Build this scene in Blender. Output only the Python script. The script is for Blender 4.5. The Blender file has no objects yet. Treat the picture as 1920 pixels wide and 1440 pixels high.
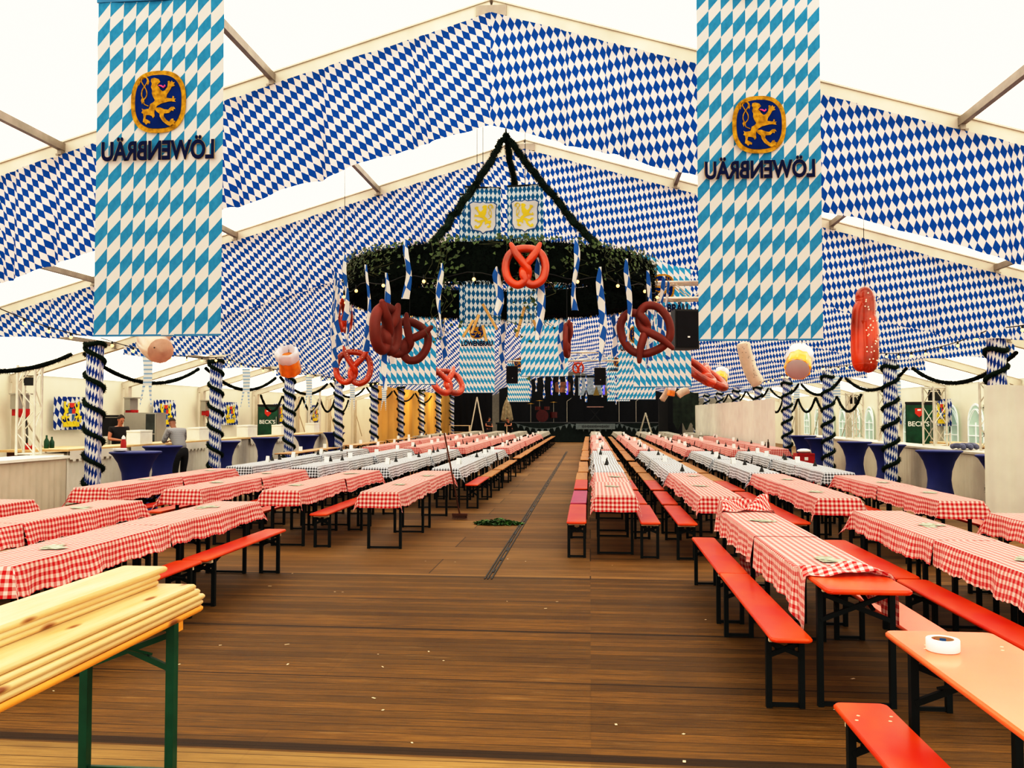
import bpy, bmesh, math, random
from math import sin, cos, pi, sqrt, radians, hypot, atan2
from mathutils import Vector, Matrix, Euler
random.seed(7)
SC = bpy.context.scene
COL = SC.collection
RX = -1.08                      # x of the ridge
PR = 0.293                      # pitch of the roof
Z0 = 6.45                       # height of the ridge
XL, XR = -13.66, 11.5           # the two eaves
def zroof(x): return Z0 - PR*abs(x-RX)

# ---------------------------------------------------------------- camera
F = 1640.0
H = 1.79
cam_d = bpy.data.cameras.new('camera'); cam = bpy.data.objects.new('camera', cam_d); COL.objects.link(cam)
cam_d.sensor_width = 36; cam_d.lens = 36*F/1920; cam_d.clip_end = 300
YAW, PIT = math.atan(146/F), math.atan(57/F)
cam.location = (0, 0, H); cam.rotation_euler = (pi/2+PIT, 0, YAW)
SC.camera = cam
CM = Euler((pi/2+PIT, 0, YAW)).to_matrix()
CR, CU, CF = CM.col[0], CM.col[1], -CM.col[2]
def P(x, y, d):
    "the place that lies d metres ahead of the lens at a spot of the photograph"
    return Vector((0, 0, H)) + (CF + CR*((x-960)/F) + CU*((720-y)/F))*d

# ---------------------------------------------------------------- materials
def _nodes(name):
    m = bpy.data.materials.new(name); m.use_nodes = True
    nt = m.node_tree
    return m, nt, nt.nodes['Principled BSDF']
def L(nt, a, b): nt.links.new(a, b)
def MA(nt, op, a, b=None, c=None):
    n = nt.nodes.new('ShaderNodeMath'); n.operation = op
    for i, v in enumerate((a, b, c)):
        if v is None: continue
        if isinstance(v, (int, float)): n.inputs[i].default_value = v
        else: L(nt, v, n.inputs[i])
    return n.outputs[0]
def MIX(nt, f, a, b, blend='MIX'):
    n = nt.nodes.new('ShaderNodeMix'); n.data_type = 'RGBA'; n.blend_type = blend
    for s, v in ((n.inputs[0], f), (n.inputs[6], a), (n.inputs[7], b)):
        if isinstance(v, (int, float)): s.default_value = v
        elif isinstance(v, tuple): s.default_value = (*v[:3], 1)
        else: L(nt, v, s)
    return n.outputs[2]
def NOISE(nt, vec, scale, detail=3, rough=.5):
    n = nt.nodes.new('ShaderNodeTexNoise'); n.inputs['Scale'].default_value = scale
    n.inputs['Detail'].default_value = detail; n.inputs['Roughness'].default_value = rough
    if vec is not None: L(nt, vec, n.inputs['Vector'])
    return n.outputs['Fac']
def COORD(nt, kind='Object'):
    return nt.nodes.new('ShaderNodeTexCoord').outputs[kind]
def MAPV(nt, vec, scale=(1, 1, 1), loc=(0, 0, 0), rot=(0, 0, 0)):
    n = nt.nodes.new('ShaderNodeMapping')
    n.inputs['Scale'].default_value = scale; n.inputs['Location'].default_value = loc; n.inputs['Rotation'].default_value = rot
    L(nt, vec, n.inputs['Vector']); return n.outputs[0]
def SEP(nt, vec):
    n = nt.nodes.new('ShaderNodeSeparateXYZ'); L(nt, vec, n.inputs[0]); return n.outputs
def RANGE(nt, v, a, b, c=0.0, d=1.0):
    n = nt.nodes.new('ShaderNodeMapRange'); L(nt, v, n.inputs[0])
    for i, k in enumerate((a, b, c, d)): n.inputs[i+1].default_value = k
    return n.outputs[0]
def BUMP(nt, b, h, dist=.002, strength=.5):
    n = nt.nodes.new('ShaderNodeBump'); n.inputs['Distance'].default_value = dist; n.inputs['Strength'].default_value = strength
    L(nt, h, n.inputs['Height']); L(nt, n.outputs[0], b.inputs['Normal'])

def plain(name, col, rough=.6, metal=0, vary=.12, scale=6, emit=0, spec=.5, coat=0, bump=0, alpha=1, trans=0):
    m, nt, b = _nodes(name)
    f = NOISE(nt, COORD(nt), scale)
    dark = tuple(c*(1-vary) for c in col); light = tuple(min(1, c*(1+vary)) for c in col)
    c = MIX(nt, RANGE(nt, f, .3, .7), dark, light)
    L(nt, c, b.inputs['Base Color'])
    b.inputs['Roughness'].default_value = rough; b.inputs['Metallic'].default_value = metal
    b.inputs['Specular IOR Level'].default_value = spec
    if coat: b.inputs['Coat Weight'].default_value = coat; b.inputs['Coat Roughness'].default_value = .16; b.inputs['Coat IOR'].default_value = 1.7
    if emit: b.inputs['Emission Color'].default_value = (*col, 1); b.inputs['Emission Strength'].default_value = emit
    if bump: BUMP(nt, b, NOISE(nt, COORD(nt), scale*4), bump)
    if trans: b.inputs['Transmission Weight'].default_value = trans
    if alpha < 1: b.inputs['Alpha'].default_value = alpha
    return m

def cloth_out(nt, b, col, t=.35):
    "thin cloth: part of the light passes through"
    b.inputs['Roughness'].default_value = .75; b.inputs['Specular IOR Level'].default_value = .2
    L(nt, col, b.inputs['Base Color'])
    tr = nt.nodes.new('ShaderNodeBsdfTranslucent'); L(nt, col, tr.inputs[0])
    mx = nt.nodes.new('ShaderNodeMixShader'); mx.inputs[0].default_value = t
    out = nt.nodes['Material Output']
    L(nt, b.outputs[0], mx.inputs[1]); L(nt, tr.outputs[0], mx.inputs[2]); L(nt, mx.outputs[0], out.inputs[0])

def lozenge(name, blue, white, pu, pv, lean=0.0, t=.4):
    m, nt, b = _nodes(name)
    u, v, _ = SEP(nt, COORD(nt, 'UV'))
    ca, sa = cos(lean), sin(lean)
    a = MA(nt, 'ADD', MA(nt, 'MULTIPLY', u, ca/pu), MA(nt, 'MULTIPLY', v, -sa/pu))
    c = MA(nt, 'ADD', MA(nt, 'MULTIPLY', u, sa/pv), MA(nt, 'MULTIPLY', v, ca/pv))
    p = MA(nt, 'FLOOR', MA(nt, 'ADD', a, c)); q = MA(nt, 'FLOOR', MA(nt, 'SUBTRACT', a, c))
    k = MA(nt, 'ABSOLUTE', MA(nt, 'MODULO', MA(nt, 'ADD', p, q), 2))
    col = MIX(nt, MA(nt, 'GREATER_THAN', k, .5), white, blue)
    cloth_out(nt, b, col, t); return m

def banner_mat(name, blue, white, slant, cols=10, P_=.25, t=.3):
    m, nt, b = _nodes(name)
    u, v, _ = SEP(nt, COORD(nt, 'UV'))
    fu = MA(nt, 'FRACT', u)
    if slant < 0: fu = MA(nt, 'SUBTRACT', 1.0, fu)
    w = MA(nt, 'FRACT', MA(nt, 'SUBTRACT', MA(nt, 'DIVIDE', v, P_), MA(nt, 'MULTIPLY', fu, .5)))
    k = MA(nt, 'LESS_THAN', w, .5)
    n = NOISE(nt, MAPV(nt, COORD(nt, 'UV'), (2.5, 14, 1)), 1.2)
    bl = MIX(nt, n, blue, tuple(min(1, c*1.5+.03) for c in blue))
    cloth_out(nt, b, MIX(nt, k, white, bl), t); return m

def gingham(name, dark, white, p=.052):
    m, nt, b = _nodes(name)
    u, v, _ = SEP(nt, COORD(nt, 'UV'))
    su = MA(nt, 'LESS_THAN', MA(nt, 'FRACT', MA(nt, 'DIVIDE', u, p)), .5)
    sv = MA(nt, 'LESS_THAN', MA(nt, 'FRACT', MA(nt, 'DIVIDE', v, p)), .5)
    k = MA(nt, 'MULTIPLY', MA(nt, 'ADD', su, sv), .5)
    kd = .45 if 'black' in name else .62
    mid = tuple(kd*d+(1-kd)*w for d, w in zip(dark, white))
    c = MIX(nt, MA(nt, 'MINIMUM', MA(nt, 'MULTIPLY', k, 2), 1), white, mid)
    c = MIX(nt, MA(nt, 'GREATER_THAN', k, .75), c, dark)
    b.inputs['Sheen Weight'].default_value = .35; b.inputs['Sheen Roughness'].default_value = .4; b.inputs['Sheen Tint'].default_value = (1, .9, .85, 1)
    cloth_out(nt, b, c, .12); return m

def wood(name, c1, c2, axis=1, rough=.45, scale=1.0, knots=False, coat=0):
    m, nt, b = _nodes(name)
    sc = [9, 9, 9]; sc[axis] = .7
    co = COORD(nt)
    f = NOISE(nt, MAPV(nt, co, tuple(s*scale for s in sc)), 2.2, 5, .6)
    c = MIX(nt, RANGE(nt, f, .3, .7), c1, c2)
    if knots:
        ks = [7, 7, 7]; ks[axis] = 2.2
        v = nt.nodes.new('ShaderNodeTexVoronoi'); v.inputs['Scale'].default_value = 1.0
        L(nt, MAPV(nt, co, tuple(ks)), v.inputs['Vector'])
        k = RANGE(nt, v.outputs['Distance'], .07, .16, 1, 0)
        c = MIX(nt, k, c, (.22, .075, .02))
    L(nt, c, b.inputs['Base Color']); b.inputs['Roughness'].default_value = rough
    if coat: b.inputs['Coat Weight'].default_value = coat; b.inputs['Coat Roughness'].default_value = .1
    return m

WHITE = (.77, .71, .70)
M = {}
M['drape'] = lozenge('blue lozenge cloth', (.003, .082, .34), WHITE, .082, .165, radians(24), .5)
M['post'] = lozenge('post lozenge cloth', (.006, .045, .26), (.74, .74, .74), .115, .21, radians(14), .1)
M['flagloz'] = lozenge('small lozenge cloth', (.02, .17, .36), (.72, .82, .86), .055, .1, 0, .4)
M['ribbon'] = lozenge('ribbon lozenge', (.03, .15, .46), (.82, .79, .77), .17, .20, radians(20), .4)
WB = (.60, .565, .56)
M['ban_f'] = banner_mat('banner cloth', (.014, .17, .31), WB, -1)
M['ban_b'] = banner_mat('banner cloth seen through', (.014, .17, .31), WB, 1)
M['ban_f1'] = banner_mat('backlight-brightened banner cloth', (.024, .27, .47), (.84, .79, .77), -1, t=.5)  # brighter copy for the far banners, backlight put into the colours
M['ban_b1'] = banner_mat('backlight-brightened banner cloth seen through', (.024, .27, .47), (.84, .79, .77), 1, t=.5)  # reverse side of it, backlight likewise in the colours
M['red'] = gingham('red check', (.52, .008, .014), (.86, .61, .57))
M['black'] = gingham('black check', (.022, .024, .034), (.80, .84, .92))
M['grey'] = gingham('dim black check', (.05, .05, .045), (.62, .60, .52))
def lacquer(name, c1, c2):
    m, nt, b = _nodes(name)
    f = NOISE(nt, MAPV(nt, COORD(nt), (2.2, 1.1, 2)), 1.3, 3)
    L(nt, MIX(nt, RANGE(nt, f, .32, .68), c1, c2), b.inputs['Base Color'])
    b.inputs['Roughness'].default_value = .33; b.inputs['Specular IOR Level'].default_value = .32
    b.inputs['Coat Weight'].default_value = .22; b.inputs['Coat Roughness'].default_value = .14
    return m
M['orange'] = lacquer('orange lacquer', (.56, .018, .001), (.74, .092, .0015))
M['orange2'] = plain('glare-washed orange lacquer', (.80, .17, .045), .36, vary=.10, scale=2.5, coat=.6)  # same lacquer as the others, roof glare put into a salmon colour
M['salmon'] = plain('salmon orange lacquer', (.80, .17, .08), .35, vary=.1, scale=2.5, coat=.4)  # paler and pinker than the plain orange lacquer
M['ochre'] = wood('ochre bench wood', (.34, .125, .012), (.45, .185, .022), 1, .4)
M['bare'] = wood('bare table wood', (.34, .17, .06), (.46, .25, .10), 1, .5)
M['metal'] = plain('dark green steel', (.006, .009, .010), .55, 0, .2, spec=.2)
M['green'] = plain('green steel', (.008, .085, .045), .4, .2, .2)
M['cleat'] = plain('pale cleat', (.7, .55, .40), .6)
M['pine'] = wood('pale pine', (.64, .40, .17), (.75, .56, .31), 1, .4, knots=True)
M['pine_o'] = wood('orange pine', (.70, .27, .03), (.82, .38, .06), 1, .4, knots=True)
M['beam'] = plain('pale aluminium beam', (.60, .53, .44), .45, .1, .10, 3)
M['purlin'] = plain('grey purlin', (.30, .26, .22), .45, .5, .15)
M['alu'] = plain('aluminium', (.70, .66, .57), .4, .35, .1)
M['garland'] = plain('dark green tinsel', (.005, .016, .007), .8, vary=.5, scale=30, spec=.15)
M['garland2'] = plain('near black tinsel', (.003, .007, .004), .8, vary=.5, scale=30, spec=.1)
M['hop'] = plain('hop leaves', (.045, .075, .016), .6, vary=.5, scale=8)
M['hop2'] = plain('hop stalks', (.07, .075, .025), .6, vary=.4)
M['leaf'] = plain('cut leaves', (.05, .13, .025), .55, vary=.7, scale=9)
M['pretzel'] = plain('orange vinyl', (.42, .038, .0025), .25, vary=.6, scale=3, coat=.25)
M['pretzel_b'] = plain('brown felt', (.16, .017, .008), .6, vary=.2)
M['salt'] = plain('white dots', (.9, .8, .65), .4)
M['vinyl_w'] = plain('white vinyl', (.80, .74, .78), .3, vary=.05, coat=.3)
M['vinyl_y'] = plain('yellow vinyl', (.90, .42, .015), .25, vary=.15, coat=.4)
M['vinyl_o'] = plain('amber vinyl', (.85, .25, .01), .25, vary=.2, coat=.4)
M['vinyl_g'] = plain('grey lilac vinyl', (.52, .46, .47), .4, vary=.05)
M['sausage'] = plain('pale sausage vinyl', (.70, .55, .42), .35, vary=.1, coat=.3)
M['sausage_b'] = plain('tan sausage vinyl', (.58, .38, .28), .35, vary=.15, coat=.3)
M['blackdot'] = plain('dark dots', (.03, .02, .02), .5)
M['navy'] = plain('blue stretch cloth', (.012, .022, .16), .6, vary=.15, scale=3)
M['white'] = plain('white card', (.86, .84, .80), .6, vary=.03)
M['whitebox'] = plain('white foam box', (.86, .83, .76), .7, vary=.04)
M['black_p'] = plain('black plastic', (.012, .012, .013), .5, vary=.2)
M['blackcl'] = plain('black stage cloth', (.006, .006, .009), .9, vary=.3)
M['stage'] = plain('dark green stage cloth', (.006, .016, .014), .9, vary=.3)
M['pennant'] = plain('grey pennant', (.16, .2, .22), .8)
M['steel'] = plain('stainless steel', (.40, .39, .37), .35, .6, .08, 2)
M['glass'] = plain('dark glass', (.05, .06, .06), .15, 0, .2)
M['beigecl'] = plain('beige pleated cloth', (.62, .55, .45), .85, vary=.08, scale=2)
M['whitecl'] = plain('white pleated cloth', (.68, .65, .58), .85, vary=.06, scale=2)
M['ochrecl'] = plain('ochre curtain cloth', (.66, .38, .10), .85, vary=.12, scale=.6)
M['counter'] = wood('counter wood', (.62, .40, .19), (.72, .50, .27), 1, .5)
M['skin'] = plain('skin', (.50, .22, .14), .55, vary=.06)
M['skin_d'] = plain('darker skin', (.30, .14, .09), .55, vary=.06)
M['hair'] = plain('dark hair', (.03, .018, .012), .7, vary=.3, scale=40)
M['shirt_b'] = plain('black t-shirt', (.014, .012, .016), .8, vary=.2)
M['shirt_g'] = gingham('grey checked shirt', (.22, .22, .25), (.46, .46, .48), .016)
M['trouser'] = plain('dark trousers', (.012, .012, .016), .8, vary=.2)
M['gold'] = plain('gold print', (.38, .205, .018), .8, vary=.4, scale=28, spec=.1)
M['navyp'] = plain('navy print', (.005, .024, .13), .9, vary=.25, scale=5, spec=.05)
M['navyt'] = plain('dark navy lettering', (.009, .014, .055), .9, vary=.1, spec=.05)
M['goldedge'] = plain('tan lettering edge', (.30, .20, .08), .6)
M['pinkp'] = plain('pink print', (.60, .05, .22), .6)
M['creamp'] = plain('cream print', (.66, .55, .32), .6)
M['shieldw'] = plain('white shield print', (.72, .70, .68), .7, vary=.05)
M['yellowp'] = plain('yellow print', (.82, .62, .02), .6, vary=.1)
M['paleyel'] = plain('pale yellow print', (.6, .62, .32), .6, vary=.1)
M['bluep'] = plain('blue print', (.03, .12, .32), .6)
M['redp'] = plain('red plastic', (.42, .010, .012), .4, vary=.12)
M['redpr'] = plain('red print', (.62, .04, .02), .6)
M['fridge'] = plain('green bottle print', (.006, .07, .03), .3, vary=.6, scale=3)
M['brown'] = plain('brown wood', (.10, .03, .012), .6)
M['tan'] = wood('tan sticks', (.5, .28, .08), (.62, .38, .14), 2, .6)
M['bulb'] = plain('warm bulb', (1, .60, .25), .3, emit=1.5)
M['wire'] = plain('black wire', (.01, .01, .01), .6)
M['led'] = plain('blue stage light', (.06, .05, 1.0), .3, emit=2.5)
M['muntin'] = plain('white window bars', (.86, .88, .86), .6, vary=.03, emit=.25)
M['pane'] = plain('pale green window film', (.34, .44, .38), .3, vary=.25, scale=1.5, emit=.45)
M['paper'] = plain('printed paper', (.34, .36, .27), .5, vary=.55, scale=28)
M['kraft'] = plain('tan litter', (.62, .5, .34), .8)
M['tape'] = plain('white tape', (.86, .84, .84), .35, vary=.02)
M['tapecore'] = plain('tan tape core', (.45, .24, .13), .7)
M['bottle'] = plain('brown glass', (.05, .02, .01), .15)
M['purple'] = plain('purple lit lacquer', (.46, .012, .10), .35, coat=.4)  # red bench lacquer with the purple light put into its colour
M['stripe'] = None
def stripe_mat():
    m, nt, b = _nodes('striped ribbon cloth')
    u, v, _ = SEP(nt, COORD(nt, 'UV'))
    k = MA(nt, 'LESS_THAN', MA(nt, 'FRACT', MA(nt, 'DIVIDE', v, .085)), .35)
    cloth_out(nt, b, MIX(nt, k, (.78, .78, .76), (.30, .47, .66)), .4); return m
M['stripe'] = stripe_mat()

def floor_mat():
    m, nt, b = _nodes('worn floor boards')
    co = COORD(nt); x, y, _ = SEP(nt, co)
    br = nt.nodes.new('ShaderNodeTexBrick')
    br.inputs['Scale'].default_value = 1; br.inputs['Brick Width'].default_value = 4.9; br.inputs['Row Height'].default_value = .98
    br.inputs['Mortar Size'].default_value = .008; br.inputs['Mortar Smooth'].default_value = .3; br.offset = .37
    br.inputs['Color1'].default_value = (0, 0, 0, 1); br.inputs['Color2'].default_value = (1, 1, 1, 1); br.inputs['Mortar'].default_value = (.5, .5, .5, 1)
    L(nt, co, br.inputs['Vector'])
    pl = nt.nodes.new('ShaderNodeTexBrick')
    pl.inputs['Scale'].default_value = 1; pl.inputs['Brick Width'].default_value = 40; pl.inputs['Row Height'].default_value = .1225
    pl.inputs['Mortar Size'].default_value = .004; pl.inputs['Mortar Smooth'].default_value = .4
    pl.inputs['Color1'].default_value = (0, 0, 0, 1); pl.inputs['Color2'].default_value = (1, 1, 1, 1)
    L(nt, MAPV(nt, co, loc=(17, 0, 0)), pl.inputs['Vector'])
    grain = NOISE(nt, MAPV(nt, co, (1.6, 30, 1)), 1.8, 8, .75)
    blot = NOISE(nt, MAPV(nt, co, (.7, 2.2, 1)), 1.1, 4, .6)
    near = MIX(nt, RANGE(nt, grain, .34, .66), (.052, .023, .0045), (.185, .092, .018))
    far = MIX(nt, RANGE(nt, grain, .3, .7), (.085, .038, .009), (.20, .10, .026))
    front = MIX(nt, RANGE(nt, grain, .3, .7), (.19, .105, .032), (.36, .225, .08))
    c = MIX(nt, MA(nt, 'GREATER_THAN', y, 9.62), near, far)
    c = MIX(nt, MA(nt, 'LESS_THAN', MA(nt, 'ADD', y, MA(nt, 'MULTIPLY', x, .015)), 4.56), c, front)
    isfar = MA(nt, 'GREATER_THAN', y, 9.62)
    row = nt.nodes.new('ShaderNodeTexWhiteNoise'); row.noise_dimensions = '2D'
    cmb = nt.nodes.new('ShaderNodeCombineXYZ'); L(nt, MA(nt, 'FLOOR', MA(nt, 'DIVIDE', y, .1225)), cmb.inputs[0]); L(nt, MA(nt, 'FLOOR', MA(nt, 'DIVIDE', x, 4.9)), cmb.inputs[1]); L(nt, cmb.outputs[0], row.inputs['Vector'])
    tone = RANGE(nt, row.outputs['Value'], 0, 1, .72, 1.30)
    cv = nt.nodes.new('ShaderNodeCombineColor'); [L(nt, tone, cv.inputs[i_]) for i_ in range(3)]
    c = MIX(nt, 1.0, c, cv.outputs[0], 'MULTIPLY')
    scuff = NOISE(nt, MAPV(nt, co, (.9, 9, 1)), 1.4, 5, .7)
    c = MIX(nt, RANGE(nt, scuff, .60, .74, 0, .35), c, (.36, .24, .11))
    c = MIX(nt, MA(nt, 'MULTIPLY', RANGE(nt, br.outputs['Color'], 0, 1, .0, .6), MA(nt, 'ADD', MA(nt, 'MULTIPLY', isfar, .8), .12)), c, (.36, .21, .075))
    for ys_, hw_ in ((7.25, .024), (9.62, .025), (4.64, .05), (5.9, .010), (8.4, .008)):
        k_ = MA(nt, 'LESS_THAN', MA(nt, 'ABSOLUTE', MA(nt, 'SUBTRACT', MA(nt, 'ADD', y, MA(nt, 'MULTIPLY', x, .012)), ys_)), hw_)
        c = MIX(nt, MA(nt, 'MULTIPLY', k_, .8), c, (.014, .007, .004))
    c = MIX(nt, RANGE(nt, blot, .35, .75, 0, .45), c, (.03, .014, .006))
    c = MIX(nt, MA(nt, 'MULTIPLY', pl.outputs['Fac'], .8), c, (.012, .005, .002))
    c = MIX(nt, MA(nt, 'MULTIPLY', br.outputs['Fac'], MA(nt, 'ADD', MA(nt, 'MULTIPLY', isfar, .7), .05)), c, (.012, .006, .003))
    L(nt, c, b.inputs['Base Color']); b.inputs['Specular IOR Level'].default_value = .25
    L(nt, RANGE(nt, grain, .2, .8, .5, .75), b.inputs['Roughness'])
    BUMP(nt, b, grain, .004, .4)
    return m
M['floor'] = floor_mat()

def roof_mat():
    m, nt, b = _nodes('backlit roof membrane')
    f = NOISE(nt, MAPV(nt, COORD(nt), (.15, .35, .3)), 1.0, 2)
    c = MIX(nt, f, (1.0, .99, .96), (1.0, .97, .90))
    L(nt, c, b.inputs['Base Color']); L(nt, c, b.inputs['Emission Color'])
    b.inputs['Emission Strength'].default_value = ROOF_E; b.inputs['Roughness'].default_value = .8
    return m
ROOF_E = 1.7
M['roof'] = roof_mat()
M['wall'] = plain('pale tent wall', (.72, .66, .54), .8, vary=.06, scale=.8, emit=.17)  # faint emission stands for daylight coming through the tent cloth
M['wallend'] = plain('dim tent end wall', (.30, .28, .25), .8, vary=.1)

# ---------------------------------------------------------------- mesh building
class MB:
    def __init__(s): s.v, s.f, s.uv, s.mi = [], [], [], []
    def add(s, vs, fs, uvs=None, mi=0):
        o = len(s.v); s.v += [tuple(v) for v in vs]
        for i, f in enumerate(fs):
            s.f.append([o+k for k in f]); s.mi.append(mi)
            s.uv.append([(uvs[k] if uvs else (0, 0)) for k in f])
        return s
    def box(s, c, size, rot=None, mi=0, ch=0.0):
        x, y, z = (k/2 for k in size)
        vs = [Vector((a, b, d)) for a in (-x, x) for b in (-y, y) for d in (-z, z)]
        if rot is not None: vs = [rot @ v for v in vs]
        return s.add([v+Vector(c) for v in vs], [(0, 1, 3, 2), (4, 6, 7, 5), (0, 4, 5, 1), (2, 3, 7, 6), (0, 2, 6, 4), (1, 5, 7, 3)], None, mi)
    def bar(s, a, b, w, h, up=(0, 0, 1), mi=0):
        a, b = Vector(a), Vector(b); d = (b-a).normalized(); u = Vector(up)
        if abs(d.dot(u)) > .98: u = Vector((1, 0, 0))
        r = d.cross(u).normalized(); u = r.cross(d)
        vs = [p + r*(i*w/2) + u*(j*h/2) for p in (a, b) for i, j in ((-1, -1), (1, -1), (1, 1), (-1, 1))]
        return s.add(vs, [(0, 1, 2, 3), (7, 6, 5, 4), (0, 4, 5, 1), (1, 5, 6, 2), (2, 6, 7, 3), (3, 7, 4, 0)], None, mi)
    def tube(s, path, r, n=8, closed=False, mi=0, cap=True):
        path = [Vector(p) for p in path]; k = len(path)
        rs = r if isinstance(r, (list, tuple)) else [r]*k
        vs, fs, uvs = [], [], []; acc = 0
        up = None
        for i, p in enumerate(path):
            if closed: t = (path[(i+1) % k]-path[i-1])
            else: t = path[min(i+1, k-1)]-path[max(i-1, 0)]
            t.normalize()
            if up is None:
                up = Vector((0, 0, 1)) if abs(t.z) < .9 else Vector((1, 0, 0))
            a = t.cross(up)
            if a.length < 1e-5: a = t.orthogonal()
            a.normalize(); up = a.cross(t)
            if i: acc += (p-path[i-1]).length
            for j in range(n):
                q = 2*pi*j/n
                vs.append(p+(a*cos(q)+up*sin(q))*rs[i]); uvs.append((j/n*2*pi*max(rs[i], .01), acc))
        m = k if closed else k-1
        for i in range(m):
            for j in range(n):
                a0, b0 = i*n+j, i*n+(j+1) % n; a1, b1 = ((i+1) % k)*n+j, ((i+1) % k)*n+(j+1) % n
                fs.append((a0, b0, b1, a1))
        if cap and not closed: fs += [tuple(range(n-1, -1, -1)), tuple((k-1)*n+j for j in range(n))]
        return s.add(vs, fs, uvs, mi)
    def lathe(s, prof, c=(0, 0, 0), n=24, mi=0, mat=None, fn=None):
        vs, fs, uvs = [], [], []; c = Vector(c)
        for i, (r, z) in enumerate(prof):
            for j in range(n):
                q = 2*pi*j/n; rr = r*(fn(q, z) if fn else 1)
                v = Vector((rr*cos(q), rr*sin(q), z))
                if mat is not None: v = mat @ v
                vs.append(v+c); uvs.append((j/n*2*pi*.3, z))
        for i in range(len(prof)-1):
            for j in range(n): fs.append((i*n+j, i*n+(j+1) % n, (i+1)*n+(j+1) % n, (i+1)*n+j))
        if prof[0][0] > 1e-6: fs.append(tuple(range(n-1, -1, -1)))
        if prof[-1][0] > 1e-6: fs.append(tuple((len(prof)-1)*n+j for j in range(n)))
        return s.add(vs, fs, uvs, mi)
    def ball(s, c, r, n=10, mi=0, mat=None):
        k = max(4, n//2+1); rx, ry, rz = r if isinstance(r, (tuple, list)) else (r, r, r)
        vs, fs = [], []; c = Vector(c)
        for i in range(k+1):
            a = pi*i/k
            for j in range(n):
                q = 2*pi*j/n; v = Vector((rx*sin(a)*cos(q), ry*sin(a)*sin(q), rz*cos(a)))
                if mat is not None: v = mat @ v
                vs.append(v+c)
        for i in range(k):
            for j in range(n): fs.append((i*n+j, (i+1)*n+j, (i+1)*n+(j+1) % n, i*n+(j+1) % n))
        return s.add(vs, fs, None, mi)
    def grid(s, fn, nu, nv, mi=0):
        "fn(i/nu, j/nv) -> (point, uv)"
        vs, uvs, fs = [], [], []
        for j in range(nv+1):
            for i in range(nu+1):
                p, q = fn(i/nu, j/nv); vs.append(p); uvs.append(q)
        for j in range(nv):
            for i in range(nu):
                a = j*(nu+1)+i; fs.append((a, a+1, a+nu+2, a+nu+1))
        return s.add(vs, fs, uvs, mi)
    def prism(s, poly, fn, t=.004, mi=0):
        "a flat outline poly [(x,y)] carried to space by fn(x,y,depth)"
        n = len(poly)
        vs = [fn(x, y, 0) for x, y in poly]+[fn(x, y, t) for x, y in poly]
        fs = [tuple(range(n)), tuple(range(2*n-1, n-1, -1))]+[(i, n+i, n+(i+1) % n, (i+1) % n) for i in range(n)]
        return s.add(vs, fs, None, mi)
    def blades(s, pts, length, width, mi=0, rng=random):
        for p, nrm in pts:
            d = (Vector(nrm)+Vector((rng.uniform(-.7, .7), rng.uniform(-.7, .7), rng.uniform(-.7, .7)))).normalized()
            a = d.orthogonal().normalized(); a.rotate(Matrix.Rotation(rng.uniform(0, 6.28), 3, d))
            p = Vector(p); l = length*rng.uniform(.6, 1.2)
            s.add([p-a*width/2, p+a*width/2, p+d*l], [(0, 1, 2)], None, mi)
        return s
    def build(s, name, mats, parent=None, smooth=True, loc=None):
        me = bpy.data.meshes.new(name); me.from_pydata(s.v, [], s.f)
        for m in (mats if isinstance(mats, (list, tuple)) else [mats]): me.materials.append(m)
        if len(me.polygons) == len(s.f):
            me.polygons.foreach_set('material_index', s.mi)
            ul = me.uv_layers.new(name='UVMap'); flat = []
            for u in s.uv:
                for a in u: flat += [a[0], a[1]]
            ul.data.foreach_set('uv', flat)
        if smooth:
            me.polygons.foreach_set('use_smooth', [True]*len(me.polygons))
            try: me.set_sharp_from_angle(angle=radians(40))
            except Exception: pass
        me.update()
        o = bpy.data.objects.new(name, me); COL.objects.link(o)
        if parent is not None: o.parent = parent
        if loc is not None: o.location = loc
        return o

def tag(o, label=None, cat=None, group=None, kind=None):
    if label: o['label'] = label
    if cat: o['category'] = cat
    if group: o['group'] = group
    if kind: o['kind'] = kind
    return o
def thing(name, label, cat, loc=(0, 0, 0), rz=0, group=None, kind=None):
    o = bpy.data.objects.new(name, None); o.empty_display_size = .1; COL.objects.link(o)
    o.location = loc; o.rotation_euler = (0, 0, rz)
    return tag(o, label, cat, group, kind)
CH = {}
def kids(o):
    return [c for c in bpy.data.objects if c.parent == o]
def dup(tree, loc, rz=0, label=None):
    "tree: (root, [(part, [sub-parts])])"
    r = tree[0].copy(); COL.objects.link(r); r.location = loc; r.rotation_euler = (0, 0, rz)
    if label: r['label'] = label
    for p, subs in tree[1]:
        c = p.copy(); COL.objects.link(c); c.parent = r
        for q in subs:
            d = q.copy(); COL.objects.link(d); d.parent = c
    return r
def tree_of(root):
    return (root, [(c, kids(c)) for c in kids(root)])
def smoothpath(pts, n=8, closed=False):
    pts = [Vector(p) for p in pts]; k = len(pts); out = []
    rng = range(k) if closed else range(k-1)
    for i in rng:
        if closed: a, b, c, d = pts[i-1], pts[i], pts[(i+1) % k], pts[(i+2) % k]
        else: a, b, c, d = pts[max(i-1, 0)], pts[i], pts[i+1], pts[min(i+2, k-1)]
        for j in range(n):
            t = j/n
            out.append(.5*((2*b)+(c-a)*t+(2*a-5*b+4*c-d)*t*t+(3*b-a-3*c+d)*t**3))
    if not closed: out.append(pts[-1])
    return out
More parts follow.
